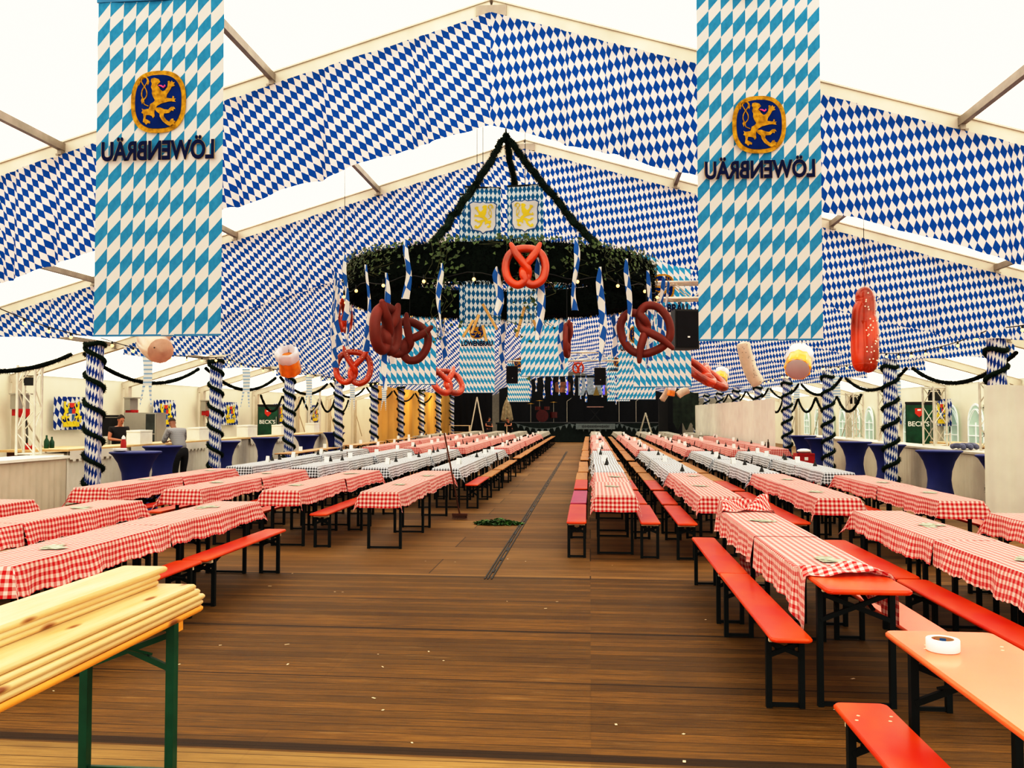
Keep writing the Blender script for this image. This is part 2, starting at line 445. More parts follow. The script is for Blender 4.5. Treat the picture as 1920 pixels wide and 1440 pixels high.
ORD = ['', 'first', 'second', 'third', 'fourth', 'fifth', 'sixth', 'seventh', 'eighth', 'ninth', 'tenth', 'eleventh', 'twelfth', 'thirteenth',
       'fourteenth', 'fifteenth', 'sixteenth', 'seventeenth', 'eighteenth', 'nineteenth', 'twentieth', 'twenty-first', 'twenty-second', 'twenty-third', 'twenty-fourth', 'twenty-fifth']
# ================================================================ the tent
Y0, Y1 = -3.0, 66.0
mb = MB(); mb.add([(XL-.3, Y0, 0), (XR+.3, Y0, 0), (XR+.3, Y1+.3, 0), (XL-.3, Y1+.3, 0), (XL-.3, Y0, -.12), (XR+.3, Y0, -.12), (XR+.3, Y1+.3, -.12), (XL-.3, Y1+.3, -.12)],
                  [(0, 1, 2, 3), (7, 6, 5, 4), (0, 4, 5, 1), (1, 5, 6, 2), (2, 6, 7, 3), (3, 7, 4, 0)])
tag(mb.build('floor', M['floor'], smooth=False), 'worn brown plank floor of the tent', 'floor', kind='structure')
mb = MB()
mb.grid(lambda u, v: ((RX+(XR-RX)*u, Y0+(Y1-Y0)*v, zroof(RX+(XR-RX)*u)), (u, v)), 6, 14)
mb.grid(lambda u, v: ((XL+(RX-XL)*u, Y0+(Y1-Y0)*v, zroof(XL+(RX-XL)*u)), (u, v)), 6, 14)
tag(mb.build('ceiling', M['roof'], smooth=False), 'glowing cream white tent roof', 'ceiling', kind='structure')
def wallbox(name, c, s, m, lab):
    tag(MB().box(c, s).build(name, m, smooth=False), lab, 'wall', kind='structure')
wallbox('wall_left', (XL-.1, (Y0+Y1)/2, zroof(XL)/2), (.1, Y1-Y0, zroof(XL)), M['wall'], 'pale tent wall behind the staffed bar')
wallbox('wall_right', (XR+.1, (Y0+Y1)/2, zroof(XR)/2), (.1, Y1-Y0, zroof(XR)), M['wall'], 'pale tent wall with arched windows')
mb = MB()
mb.prism([(XL, 0), (XR, 0), (XR, zroof(XR)), (RX, Z0), (XL, zroof(XL))], lambda x, y, t: (x, Y1+t, y), .1)
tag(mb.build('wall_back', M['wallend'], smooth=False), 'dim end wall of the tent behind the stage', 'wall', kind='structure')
# rafters, purlins
n = 0
TR = [4.6+5*k for k in range(0, 13)]
for Y in TR:
    for xe in (XL, XR):
        n += 1
        mb = MB(); s = 1 if xe > RX else -1
        a = (RX, Y, Z0-.125); b = (xe, Y, zroof(xe)-.125)
        mb.bar(a, b, .11, .17)
        mb.bar((a[0], Y, a[2]+.09), (b[0], Y, b[2]+.09), .15, .02); mb.bar((a[0], Y, a[2]-.09), (b[0], Y, b[2]-.09), .15, .02)
        tag(mb.build('trim_%d' % n, M['beam'], smooth=False), 'pale sloping roof beam, %s frame from the entrance, %s slope' % (ORD[TR.index(Y)+1], 'window-side' if s > 0 else 'bar-side'), 'roof beam', kind='structure')
    n += 1
    mb = MB(); mb.box((RX, Y, Z0-.17), (.34, .17, .12)).box((RX, Y, Z0-.25), (.12, .13, .06))
    tag(mb.build('trim_%d' % n, M['purlin'], smooth=False), 'dark steel ridge joint, %s frame from the entrance' % ORD[TR.index(Y)+1], 'ridge joint', kind='structure')
for k, dx in enumerate((-10, -7.55, -5, -2.5, 2.5, 5, 7.55, 10)):
    n += 1; x = RX+dx; mb = MB()
    mb.bar((x, Y0+.2, zroof(x)-.1), (x, Y1-.2, zroof(x)-.1), .06, .09)
    for Y in TR: mb.box((x, Y-.1, zroof(x)-.14), (.05, .05, .12)).box((x, Y-.085, zroof(x)-.19), (.13, .02, .02))
    tag(mb.build('trim_%d' % n, M['purlin'], smooth=False), 'grey lengthwise roof bar %.1f metres from the ridge, %s' % (abs(dx), 'window side' if dx > 0 else 'bar side'), 'roof bar', kind='structure')
for xe, sd in ((XL+.14, 'bar-side'), (XR-.14, 'window-side')):
    for Y in TR[1:10]:
        n += 1; mb = MB(); mb.box((xe, Y, zroof(xe)/2-.1), (.12, .2, zroof(xe)-.22)).bar((xe, Y+.1, 1.9), (xe, Y+1.5, .5), .03, .03)
        tag(mb.build('trim_%d' % n, M['beam'], smooth=False), 'pale upright at the %s wall, %s frame from the entrance' % (sd, ORD[TR.index(Y)+1]), 'upright', kind='structure')
# floor joint along the ridge
mb = MB()
for dx in (-.045, -.012, .03): mb.box((RX-.02+dx, 26, .004), (.016, 33, .008))
for q_ in range(40): mb.box((RX-.02+random.uniform(-.02, .03), 10+q_*.8, .005), (.03, random.uniform(.15, .5), .008))
tag(mb.build('trim_%d' % (n+1), plain('dark joint strip', (.022, .018, .016), .6), smooth=False), 'dark grooved joint strip along the middle of the floor', 'joint strip', kind='structure')

# ================================================================ lozenge drapes under every frame
def drape(k, Y):
    rng = random.Random(100+k)
    nu = 420 if k < 2 else (260 if k < 4 else 150); nv = 10
    xa, xb = RX-9.75, RX+10.1
    ph = [(rng.uniform(2.2, 3.2), rng.uniform(0, 6)), (rng.uniform(6, 9), rng.uniform(0, 6)), (rng.uniform(17, 24), rng.uniform(0, 6))]
    pleat = sorted(rng.uniform(xa, xb) for _ in range(34))
    mb = MB()
    for s in (-1, 1):
        x0, x1 = (xa, RX) if s < 0 else (RX, xb)
        c = cos(math.atan(PR)); sg = sin(math.atan(PR))
        def fn(u, v):
            x = x0+(x1-x0)*u
            zt = zroof(x)-.205
            zb = max(zt-1.26, 3.15 if s < 0 else 2.99)+.012*sin(x*7+k)+.02*sin(x*2.3+k)
            z = zt+(zb-zt)*v
            f = .030*sin(ph[0][0]*x+ph[0][1])+.022*sin(ph[1][0]*x+ph[1][1])+.010*sin(ph[2][0]*x+ph[2][1])
            near = min(pleat, key=lambda q: abs(q-x)); e = (x-near)/.045
            g = math.exp(-e*e)*.07
            y = Y-.10-(.3+.7*v)*(f+.05)+g*(.4+.6*v)
            h = zt-z; dx = abs(x-RX)
            al = dx/c*(-1 if s < 0 else 1)
            S = al + (h*sg if s > 0 else -h*sg)*-1*(-1)
            S = al + (h*sg if s > 0 else -h*sg)
            du = .12*sum(1 for q in pleat if q < x)*.25
            return (x, y, z), (S+du+k*.31, h*c+.03)
        mb.grid(fn, nu//2, nv)
    o = mb.build('lozenge_drape', M['drape'])
    tag(o, 'blue and white lozenge drape under the %s roof frame in view, counted from the entrance' % ORD[k+1], 'drape', 'lozenge drapes under the roof frames')
for k, Y in enumerate(TR[1:]): drape(k, Y)

# ================================================================ wrapped posts
def garland_mesh(path, r, nb, seed, bl=.05, bw=.02, ns=7):
    rng = random.Random(seed); mb = MB(); path = [Vector(p) for p in path]
    mb.tube(path, [r*rng.uniform(.6, .9) for _ in path], ns); nb *= 5; bw *= .42; bl *= .85
    pts = []
    for _ in range(nb):
        i = rng.randrange(len(path)-1); p = path[i].lerp(path[i+1], rng.random())
        d = Vector((rng.gauss(0, 1), rng.gauss(0, 1), rng.gauss(0, 1))).normalized()
        pts.append((p+d*r*.5, d))
    mb.blades(pts, bl, bw, rng=rng); return mb
PT = {}
def post_protos(hand):
    top = 3.03 if hand < 0 else 2.83
    mb = MB(); mb.lathe([(.135, .0), (.135, 1.0), (.14, 2.0), (.138, 3.0), (.13, top)], n=20,
                        fn=lambda q, z: 1+.06*sin(5*q+z*1.5)+.03*sin(11*q))
    cover = mb.build('lozenge_cover', M['post'])
    path = []
    for i in range(150):
        t = i/149; q = hand*(t*2*pi*6.3+1.2); path.append((.155*cos(q), .155*sin(q), .05+t*(top-.08)))
    for q in range(14):
        a = hand*(q/14*2*pi+1.2+2*pi*.3); path.append((.16*cos(a), .16*sin(a), top-.01+.02*sin(q)))
    g = garland_mesh(path, .05, 1500, 5, .06, .022).build('spiral_garland', M['garland'])
    core = MB().lathe([(.07, 0), (.07, top+.01), (.05, top+.02)], n=10).build('post_core', M['beam'])
    return cover, g, core
PPOS = [(-8.66, 9.65+5*k-.0, 'bar') for k in range(1, 10)]+[(6.49, 9.65+5*k, 'window') for k in range(1, 10)]
ps = {'bar': post_protos(-1), 'window': post_protos(1)}
cnt = {'bar': 0, 'window': 0}
first = {'bar': True, 'window': True}
for x, Y, sd in PPOS:
    cnt[sd] += 1
    r = thing('wrapped_post', 'post in lozenge cloth with spiral dark garland, %s from the entrance on the %s side' % (ORD[cnt[sd]], 'staffed-bar' if sd == 'bar' else 'window'), 'post', (x, Y-.02, 0), random.uniform(-.3, .3), 'wrapped posts along the side aisles')
    for p in ps[sd]:
        if first[sd]: p.parent = r
        else:
            c = p.copy(); COL.objects.link(c); c.parent = r
    first[sd] = False

# swags of garland between the posts
def swag(a, b, sag, r=.048, nb=700, seed=1, lab='', name='hanging_garland'):
    a, b = Vector(a), Vector(b); n_ = 26
    path = [a.lerp(b, i/n_)+Vector((0, 0, -sag*4*(i/n_)*(1-i/n_))) for i in range(n_+1)]
    mb = garland_mesh(path, r, nb, seed)
    return tag(mb.build(name, M['garland2']), lab, 'garland', 'garland swags along the side aisles')
for i in range(0, 8):
    y = 14.7+5*(i-1)
    swag((-9.05, y+.25, 2.88), (-9.05, y+4.85, 2.84), .42, seed=20+i, nb=900 if i < 4 else 400, lab='dark green garland swag by the staffed-bar posts, %s bay from the entrance' % ORD[i+1])
    swag((6.95, y+.25, 2.80), (6.95, y+4.85, 2.78), .40, seed=40+i, nb=900 if i < 4 else 400, lab='dark green garland swag by the window-side posts, %s bay from the entrance' % ORD[i+1])
for i in range(5):
    a = 29+2.2*i
    swag((-11.2, a, 2.45), (-11.2, a+2.1, 2.45), .55, .05, 260, 60+i, 'low dark garland loop over the far end of the staffed bar, %s of five' % ORD[i+1])
for i in range(5):
    a = 24.2+2.4*i
    swag((7.25, a, 2.32), (7.25, a+2.3, 2.32), .45, .045, 260, 70+i, 'low dark garland loop over the window-side bar, %s of five from the entrance' % ORD[i+1])
# ================================================================ beer tables and benches
def round_board(L_, W, T, z, r=.035, mb=None, x=0, y=0):
    "board with rounded corners, its long side along y, top at z"
    pts = []
    for cx, cy, a0 in ((W/2-r, L_/2-r, 0), (-W/2+r, L_/2-r, pi/2), (-W/2+r, -L_/2+r, pi), (W/2-r, -L_/2+r, 1.5*pi)):
        for k in range(5):
            a = a0+k*pi/8; pts.append((cx+r*cos(a), cy+r*sin(a)))
    n = len(pts); mb = mb or MB(); e = min(.009, T*.33)
    rings = [(1, z-T), (0, z-T+e), (0, z-e), (1, z)]
    vs = []
    for ins, zz in rings:
        for px, py in pts:
            f = e*.8 if ins else 0
            vs.append((x+px-f*(1 if px > 0 else -1), y+py-f*(1 if py > 0 else -1), zz))
    fs = [tuple(range(n-1, -1, -1)), tuple(3*n+i for i in range(n))]
    for k in range(3):
        for i in range(n): fs.append((k*n+i, k*n+(i+1) % n, (k+1)*n+(i+1) % n, (k+1)*n+i))
    return mb.add(vs, fs)
LEN = 2.18
def leg_sets(hw, zt, yin, mat, w=.034):
    "parts of one table or bench below its board: four legs, two foot bars, two braces"
    out = []
    for s in (-1, 1):
        y = s*(LEN/2-yin)
        for q in (-1, 1):
            out.append(('leg', MB().box((q*hw, y, zt/2), (w, w*1.1, zt)), mat))
        out.append(('foot_bar', MB().bar((-hw, y, .018), (hw, y, .018), .02, .022), mat))
        out.append(('top_bar', MB().bar((-hw, y, zt-.02), (hw, y, zt-.02), .03, .03), mat))
        b = MB()
        b.bar((-hw, y+.012, zt-.05), (hw, y-.012, zt-.05-hw*.75), .02, .028).bar((hw, y+.012, zt-.05), (-hw, y-.012, zt-.05-hw*.75), .02, .028)
        b.bar((-hw*.5, y, zt-.04-hw*.5), (-hw*.3, y-s*.34, zt-.012), .022, .012).bar((hw*.5, y, zt-.04-hw*.5), (hw*.3, y-s*.34, zt-.012), .022, .012)
        out.append(('brace', b, mat))
    return out
PROTO = {}
def make(kind, top, lod):
    key = (kind, top, lod)
    if key in PROTO: return PROTO[key]
    hw, z, W, T = (.215, .77, .49, .03) if kind == 'table' else (.098, .47, .245, .028)
    yin = .30 if kind == 'table' else .24
    root = thing('beer_table' if kind == 'table' else 'beer_bench', None, None)
    frame = M['metal']
    if lod == 0:
        b = round_board(LEN if kind == 'table' else LEN-.05, W, T, z).build('tabletop' if kind == 'table' else 'seat', M[top], root)
        for nm, mb, m in leg_sets(hw, z-T, yin, frame): mb.build(nm, m, root, smooth=False)
        for s in (-1, 1):
            MB().box((0, s*(LEN/2-yin+.05), z-T-.016), (W*.86, .035, .03)).build('cleat', M['cleat'], root, smooth=False)
    else:
        b = round_board(LEN if kind == 'table' else LEN-.05, W, T, z).build('tabletop' if kind == 'table' else 'seat', M[top], root)
        for s in (-1, 1):
            mb = MB(); y = s*(LEN/2-yin)
            for q in (-1, 1): mb.box((q*hw, y, (z-T)/2), (.034, .038, z-T))
            mb.bar((-hw, y, .018), (hw, y, .018), .02, .022).bar((-hw, y, z-T-.05), (hw, y, z-T-.2), .02, .028).bar((hw, y, z-T-.05), (-hw, y, z-T-.2), .02, .028)
            mb.build('leg_frame', frame, root, smooth=False)
    PROTO[key] = [root, tree_of(root), False]
    return PROTO[key]
def place(kind, top, lod, x, y, rz, label, group):
    p = make(kind, top, lod)
    if not p[2]:
        p[2] = True; r = p[0]; r.location = (x, y, 0); r.rotation_euler = (0, 0, rz)
    else:
        r = dup(p[1], (x, y, 0), rz)
    return tag(r, label, kind, group)

# tablecloths -------------------------------------------------------------
CL = {}
def cloth(color, ends, var, fine):
    "ends: (hang at near end, hang at far end)"
    key = (color, ends, var, fine)
    if key in CL: return CL[key]
    rng = random.Random(hash((color, ends, var)) % 9999 if False else sum(map(ord, color))+ends[0]*31+ends[1]*57+var*101)
    hw, hl, zt = .252, LEN/2+.002, .776
    drop = .20
    s0 = hw+drop; ta = hl+(.205 if ends[0] else .0); tb = hl+(.205 if ends[1] else .0); zt += .0012*var; nx = .001
    nu, nv = (26, 56) if fine else (14, 22)
    ph = [rng.uniform(0, 6) for _ in range(6)]; sk = rng.uniform(-.025, .025)
    # columns packed so that the table's edges fall on vertices
    us = []
    k = nu//2
    side = max(3, nu//5)
    us = [-s0+drop*i/side for i in range(side)]+[-hw+2*hw*i/(nu-2*side) for i in range(nu-2*side)]+[hw+drop*i/side for i in range(side+1)]
    vs_ = []
    e = max(3, nv//12)
    if ends[0]: vs_ += [-ta+(ta-hl)*i/e for i in range(e)]
    else: vs_ += [-hl-nx]
    vs_ += [-hl+2*hl*i/nv for i in range(nv)]
    if ends[1]: vs_ += [hl+(tb-hl)*i/e for i in range(e+1)]
    else: vs_ += [hl, hl+nx]
    verts, uvs = [], []
    for t in vs_:
        for s in us:
            ox = max(0, abs(s)-hw); oy = max(0, abs(t)-hl)
            if not (ends[0] if t < 0 else ends[1]): oy = 0
            sx = 1 if s > 0 else -1; sy = 1 if t > 0 else -1
            dr = hypot(ox, oy) if ox and oy else ox+oy
            wav = sin(t*6.3+ph[0]*sx)+.6*sin(t*14+ph[1])+.35*sin(t*29+ph[2])
            wav2 = sin(s*11+ph[3])+.5*sin(s*23+ph[4])
            fr = dr/drop
            x = max(-hw, min(hw, s)); y = max(-hl, min(hl, t)) if oy else t
            bulge = .006*min(1, fr*5)
            if ox: x += sx*(bulge+fr*(.034+.018*wav))
            if oy: y += sy*(bulge+fr*(.036+.014*wav2))
            if ox and oy:
                m = min(ox, oy)/drop
                x += sx*.055*m; y += sy*.055*m
            lowr = 1+.06*sin(t*3.1+ph[5])*(1 if ox else 0)+.04*sin(t*17+ph[2])*(1 if ox else 0)
            z = zt+.0015*sin(s*20+ph[0])*sin(t*9+ph[1]) - dr*lowr*(.98 if (ox and oy) else 1)
            if ox > drop*.98: z -= .009*(len(verts)//len(us) % 2)
            verts.append((x, y, z)); uvs.append((s+sk, t))
    mb = MB(); W_ = len(us); fs = []
    for j in range(len(vs_)-1):
        for i in range(W_-1):
            a = j*W_+i; fs.append((a, a+1, a+W_+1, a+W_))
    mb.add(verts, fs, uvs)
    o = mb.build('tablecloth', M[color]); me = o.data
    bpy.data.objects.remove(o)
    CL[key] = me; return me
def put_cloth(color, ends, var, fine, x, y, rz, label):
    o = bpy.data.objects.new('tablecloth', cloth(color, ends, var, fine)); COL.objects.link(o)
    o.location = (x, y, 0); o.rotation_euler = (0, 0, rz)
    return tag(o, label, 'tablecloth', {'red': 'red checked tablecloths', 'black': 'black checked tablecloths', 'grey': 'dim checked tablecloths by the stage'}[color])

# small things on the tables
def card_mesh():
    mb = MB(); h, w, d = .13, .10, .05
    vs = [(-w/2, -d/2, 0), (w/2, -d/2, 0), (w/2, 0, h), (-w/2, 0, h), (w/2, d/2, 0), (-w/2, d/2, 0)]
    mb.add(vs, [(0, 1, 2, 3), (3, 2, 4, 5)]); o = mb.build('menu_card', M['white'], smooth=False); me = o.data; bpy.data.objects.remove(o); return me
def stand_mesh():
    mb = MB(); mb.lathe([(.042, 0), (.040, .015), (.022, .06), (.009, .09), (.009, .105), (.013, .115), (.0, .125)], n=10)
    o = mb.build('condiment_stand', M['black_p']); me = o.data; bpy.data.objects.remove(o); return me
def leaflet_mesh(seed):
    rng = random.Random(seed); mb = MB()
    for k in range(3):
        a = rng.uniform(-.9, .9); c, s = cos(a), sin(a); cx, cy = rng.uniform(-.05, .05), rng.uniform(-.06, .06); z = .002+k*.0025
        q = [(-.052, -.105), (.052, -.105), (.052, .105), (-.052, .105)]
        pts = [(cx+c*p-s*r, cy+s*p+c*r) for p, r in q]
        mb.prism(pts, lambda x, y, t: (x, y, z+t), .0015)
    o = mb.build('leaflet', M['paper'], smooth=False); me = o.data; bpy.data.objects.remove(o); return me
SMALL = {'card': card_mesh(), 'stand': stand_mesh(), 'leaf': [leaflet_mesh(i) for i in range(3)]}
def small(name, me, x, y, z, rz, label, cat, group):
    o = bpy.data.objects.new(name, me); COL.objects.link(o); o.location = (x, y, z); o.rotation_euler = (0, 0, rz)
    return tag(o, label, cat, group)

# ---------------------------------------------------------------- layout of the rows
SIDE = {'L': 'staffed-bar side', 'R': 'white-curtain side'}
ROWX = {'L1': -2.73, 'L2': -4.10, 'L3': -5.50, 'L4': -6.86, 'L5': -7.98, 'R1': .33, 'R2': 1.62, 'R3': 3.02, 'R4': 4.33, 'R5': 5.55}
NEARL = [(5.55, 2, 'red')]; NEARR = [(5.28, 2, 'red')]
BODYL = [(11.25, 2, 'red'), (16.35, 2, 'black'), (20.95, 2, 'black'), (26.6, 3, 'red'), (33.5, 5, 'red'), (44.8, 4, 'grey')]
BODYR = [(11.05, 2, 'red'), (15.68, 2, 'black'), (20.30, 2, 'black'), (25.6, 3, 'red'), (32.5, 5, 'red'), (43.8, 4, 'grey')]
ROWS = {}
for r in ('L1', 'L2', 'L3', 'L4'): ROWS[r] = ([] if r == 'L1' else NEARL)+[(b[0]+{'L1': 0, 'L2': .12, 'L3': .2, 'L4': .3}[r], b[1], b[2]) for b in BODYL]
for r in ('R1', 'R2', 'R3', 'R4'): ROWS[r] = ([] if r == 'R1' else [(NEARR[0][0]-.1*(int(r[1])-2), 2, 'red')])+[(b[0]+{'R1': 0, 'R2': -.05, 'R3': -.1, 'R4': -.35 if b[0] < 12 else .05}[r], b[1], b[2]) for b in BODYR]
ROWS['L5'] = [(22.3, 2, 'bare'), (28.6, 2, 'bare'), (34.6, 2, 'bare'), (40.2, 3, 'grey')]
ROWS['R5'] = [(26.3, 3, 'red'), (33.15, 4, 'red'), (43.4, 3, 'grey')]
rnd = random.Random(3)
for row, blocks in ROWS.items():
    x0 = ROWX[row]; sd = SIDE[row[0]]; ri = int(row[1]); rowtxt = '%s row from the aisle, %s' % (ORD[ri], sd) if False else '%s row, %s' % (ORD[ri], sd)
    idx = 0
    for bi, (ys, nt_, colr) in enumerate(blocks):
        for k in range(nt_):
            idx += 1
            y = ys+LEN/2+k*(LEN+.006); x = x0+rnd.uniform(-.015, .015); rz = rnd.uniform(-.006, .006)
            lod = 0 if y < 15 else 1
            pos = '%s of %s' % (ORD[idx], rowtxt)
            special = row == 'R2' and bi == 0
            if colr == 'bare':
                place('table', 'bare', 1, x, y, rz, 'bare wooden beer table, %s' % pos, 'beer tables in long rows')
            else:
                place('table', 'orange', lod, x, y, rz, 'beer table under %s checked cloth, %s' % ({'red': 'red', 'black': 'black', 'grey': 'dim grey'}[colr], pos), 'beer tables in long rows')
                if not special:
                    far_gap = k == nt_-1
                    ends = (1 if k == 0 else 0, 1 if far_gap else 0)
                    put_cloth(colr, ends, (idx+ri) % 3, y < 25, x, y, rz, '%s checked tablecloth on table %s' % ({'red': 'red', 'black': 'black', 'grey': 'dim grey'}[colr], pos))
            # benches
            far = y > 27
            for q in (-1, 1):
                if row == 'L1' and bi == 0: continue
                if row == 'L2' and bi == 1 and q == 1 and k == 1: pass
                aisle = (q == 1) if row[0] == 'L' else (q == -1)
                if far and not aisle and row not in ('R1', 'R2'): continue
                if row == 'L5': continue
                if row == 'R2' and bi == 0 and q == 1: top = 'salmon'
                elif y > 18.6 and colr != 'bare': top = 'ochre'
                else: top = 'orange'
                if row == 'R1' and q == -1 and bi == 0 and k == 1: top = 'purple'
                off = .44
                if row == 'R1': off = .50 if q == -1 else .40
                if row == 'R2' and bi == 0: off = .425 if q == -1 else .43
                if row == 'R3': off = .46 if q == -1 else .42
                if row in ('L1', 'L2') and q == 1: off = .50
                bx = x0+q*off+rnd.uniform(-.012, .012); by = y+rnd.uniform(-.022, .022)-(.25 if (row in ('R1', 'R2') and bi == (0 if row == 'R1' else 1)) else 0)*(1 if k == 0 else .35)
                cname = {'orange': 'orange-red', 'salmon': 'pale salmon', 'ochre': 'ochre wooden', 'purple': 'purple-lit red'}[top]
                place('bench', top, 0 if y < 15 else 1, bx, by, rnd.uniform(-.008, .008), '%s bench, %s side of table %s' % (cname, 'aisle' if aisle else 'outer', pos), 'beer benches along the tables')
            # what stands on the cloths
            if colr in ('red', 'black', 'grey') and y > 16:
                if y < 46 and rnd.random() < .8: small('menu_card', SMALL['card'], x+rnd.uniform(-.12, .12), y+rnd.uniform(-.6, .6), .779, rnd.uniform(-.5, .5), 'white folded menu card on table %s' % pos, 'menu card', 'menu cards on the tables')
                if y < 46 and rnd.random() < .75: small('condiment_stand', SMALL['stand'], x+rnd.uniform(-.1, .1), y+rnd.choice((-.85, .85))+rnd.uniform(-.1, .1), .779, 0, 'small dark stand on table %s' % pos, 'table stand', 'small dark stands on the tables')
            elif colr == 'bare':
                small('menu_card', SMALL['card'], x, y+.3, .772, .2, 'white folded menu card on bare table %s' % pos, 'menu card', 'menu cards on the tables')
            elif colr == 'red' and not special:
                small('leaflet', SMALL['leaf'][idx % 3], x+rnd.uniform(-.08, .08), y+rnd.uniform(-.5, .5), .779, rnd.uniform(-1, 1), 'printed leaflets on red cloth, table %s' % pos, 'leaflets', 'leaflets on the red tablecloths')

# the two dishevelled cloths of the second curtain-side row ----------------
def heap_noise(a, b, seed):
    r = random.Random(seed); t = 0
    for i in range(7):
        fx, fy, p = r.uniform(4, 16), r.uniform(4, 16), r.uniform(0, 6); t += sin(a*fx+b*fy+p)/(1+i*.35)
    return t
def pulled_cloth(x, y, near, label):
    hw, zt = .252, .776
    mb = MB()
    if near:   # bare end toward the entrance, cloth pushed back, one corner hanging deep
        t0, t1 = -LEN/2+.40, LEN/2
        def fn(u, v):
            t = t0+(t1-t0)*v
            dl = .25+.16*math.exp(-((t-t0)/.30)**2); drr = .25+.05*math.exp(-((t-t0)/.25)**2)
            s = -(hw+dl)+(2*hw+dl+drr)*u
            ox = max(0, abs(s)-hw); sx = 1 if s > 0 else -1
            bump = math.exp(-((t-t0-.10)/.14)**2)
            z = zt-ox*(1.0); xx = max(-hw, min(hw, s))
            if ox: xx += sx*(.012+.06*ox*(1+.8*sin(t*15)+.5*sin(t*31)))
            z += bump*(.026+.018*heap_noise(s*1.6, t*2.2, 4))*(1 if ox == 0 else max(0, 1-ox*8))
            yy = t+bump*.03*heap_noise(s, t, 9)-.05*(u-.5)*bump
            if ox == 0: z = max(z, zt)
            fold = 1.35 if bump > .5 else 1
            return (xx, yy, z), (s, t*fold)
    else:      # far end thrown back on itself in a heap
        t0, t1 = -LEN/2+.002, LEN/2-.02; flat = t1-t0; back = .46
        def fn(u, v):
            dist = (flat+back)*v; over = max(0, dist-flat)
            s = -(hw+.235)+(2*hw+.47)*u; w_ = over/back
            ox = max(0, abs(s)-hw); sx = 1 if s > 0 else -1
            t = t0+dist if over == 0 else t1-over*.86+.05*sin(s*9)*w_
            z = zt+.003-ox*(1+.05*sin(t*13)); xx = max(-hw, min(hw, s))
            if ox: xx += sx*(.010+.09*ox*(1+.8*sin(t*12+1)+.5*sin(t*27)))
            if over > 0:
                k = min(1, over/.06)
                s2 = s*(1-.38*k)-.03*k+.03*sin(over*20)*k; ox = max(0, abs(s2)-hw); xx = max(-hw, min(hw, s2))+(sx*(.012+.05*ox) if ox else 0)
                z = zt+.004-ox+.010*k+(0 if ox else 1)*k*max(.004, .035+.030*heap_noise(s*1.3, over*1.9, 12)+.04*math.exp(-((over-.2)/.13)**2))*(1-.75*max(0, w_-.75)/.25)
            return (xx, t, z), (s, dist)
    mb.grid(fn, 64, 110)
    o = mb.build('tablecloth', M['red']); o.location = (x, y, 0)
    tag(o, label, 'tablecloth', 'red checked tablecloths')
yn = NEARR[0][0]+LEN/2
pulled_cloth(1.62, yn, True, 'rumpled red checked tablecloth pushed back from the bare orange table end')
pulled_cloth(1.62, yn+LEN+.006, False, 'red checked tablecloth with its far end thrown back in a heap')
# corner of a cloth hanging to the floor below it
mb = MB()
mb.grid(lambda u, v: ((1.42+.30*u+.02*sin(v*7), yn+LEN-.1+.42*u*0+.35*u+.015*sin(u*22), .70-.42*v-.05*sin(u*3)), (u*.45, v*.42)), 24, 14)
tag(mb.build('hanging_cloth', M['red']), 'loose red checked cloth hanging under the heaped table end', 'tablecloth')
for (yy, s_, lb) in ((yn-.1, 1, 'open printed leaflets near the rumpled cloth of the bare-ended table'), (yn+LEN-.05, 0, 'printed leaflets on the red cloth beside its thrown-back heap')):
    small('leaflet', SMALL['leaf'][s_], 1.62, yy, .781, .5, lb, 'leaflets', 'leaflets on the red tablecloths')

# bare orange table and bench nearest the entrance, roll of tape
bare1 = place('table', 'orange2', 0, 1.625, 2.14+LEN/2, 0, 'bare orange beer table with a roll of white tape on it', 'beer tables in long rows')
bare2 = place('bench', 'orange', 0, 1.225, 2.03+LEN/2, 0, 'orange bench beside the bare orange table with the tape', 'beer benches along the tables')
for r_, hw_, z_, yi_ in ((bare1, .16, .77, .30), (bare2, .07, .47, .24)):
    mb = MB()
    for s_ in (-1, 1):
        for q_ in (-1, 1):
            for e_ in (-.03, .03): mb.lathe([(.008, 0), (.008, .0012), (0, .0014)], (q_*hw_+e_*.4, s_*(LEN/2-yi_)+e_, z_+.0002), 8)
    mb.build('bolt_heads', M['cleat'], r_)
tp = P(1768, 1222, 3.78); 
t = thing('tape_roll', 'roll of white adhesive tape lying on the bare orange table', 'tape', (tp.x, tp.y, .771))
mb = MB(); mb.lathe([(.046, 0), (.066, 0), (.068, .003), (.068, .047), (.066, .05), (.046, .05), (.046, 0)], n=40); mb.build('tape_band', M['tape'], t)
mb = MB(); mb.lathe([(.0455, .001), (.0455, .049), (.043, .049), (.043, .001), (.0455, .001)], n=40); co = mb.build('core', M['tapecore'], t)
mb = MB()
for a0, a1 in ((.9, 1.5), (2.0, 2.6)):
    mb.grid(lambda u, v: ((.0425*cos(a0+(a1-a0)*u), .0425*sin(a0+(a1-a0)*u), .008+.034*v), (u, v)), 6, 1, mi=0 if a0 < 1 else 1)
mb.build('core_print', [M['bluep'], M['redpr']], co)
# crown marks on the bare boards are left to the material

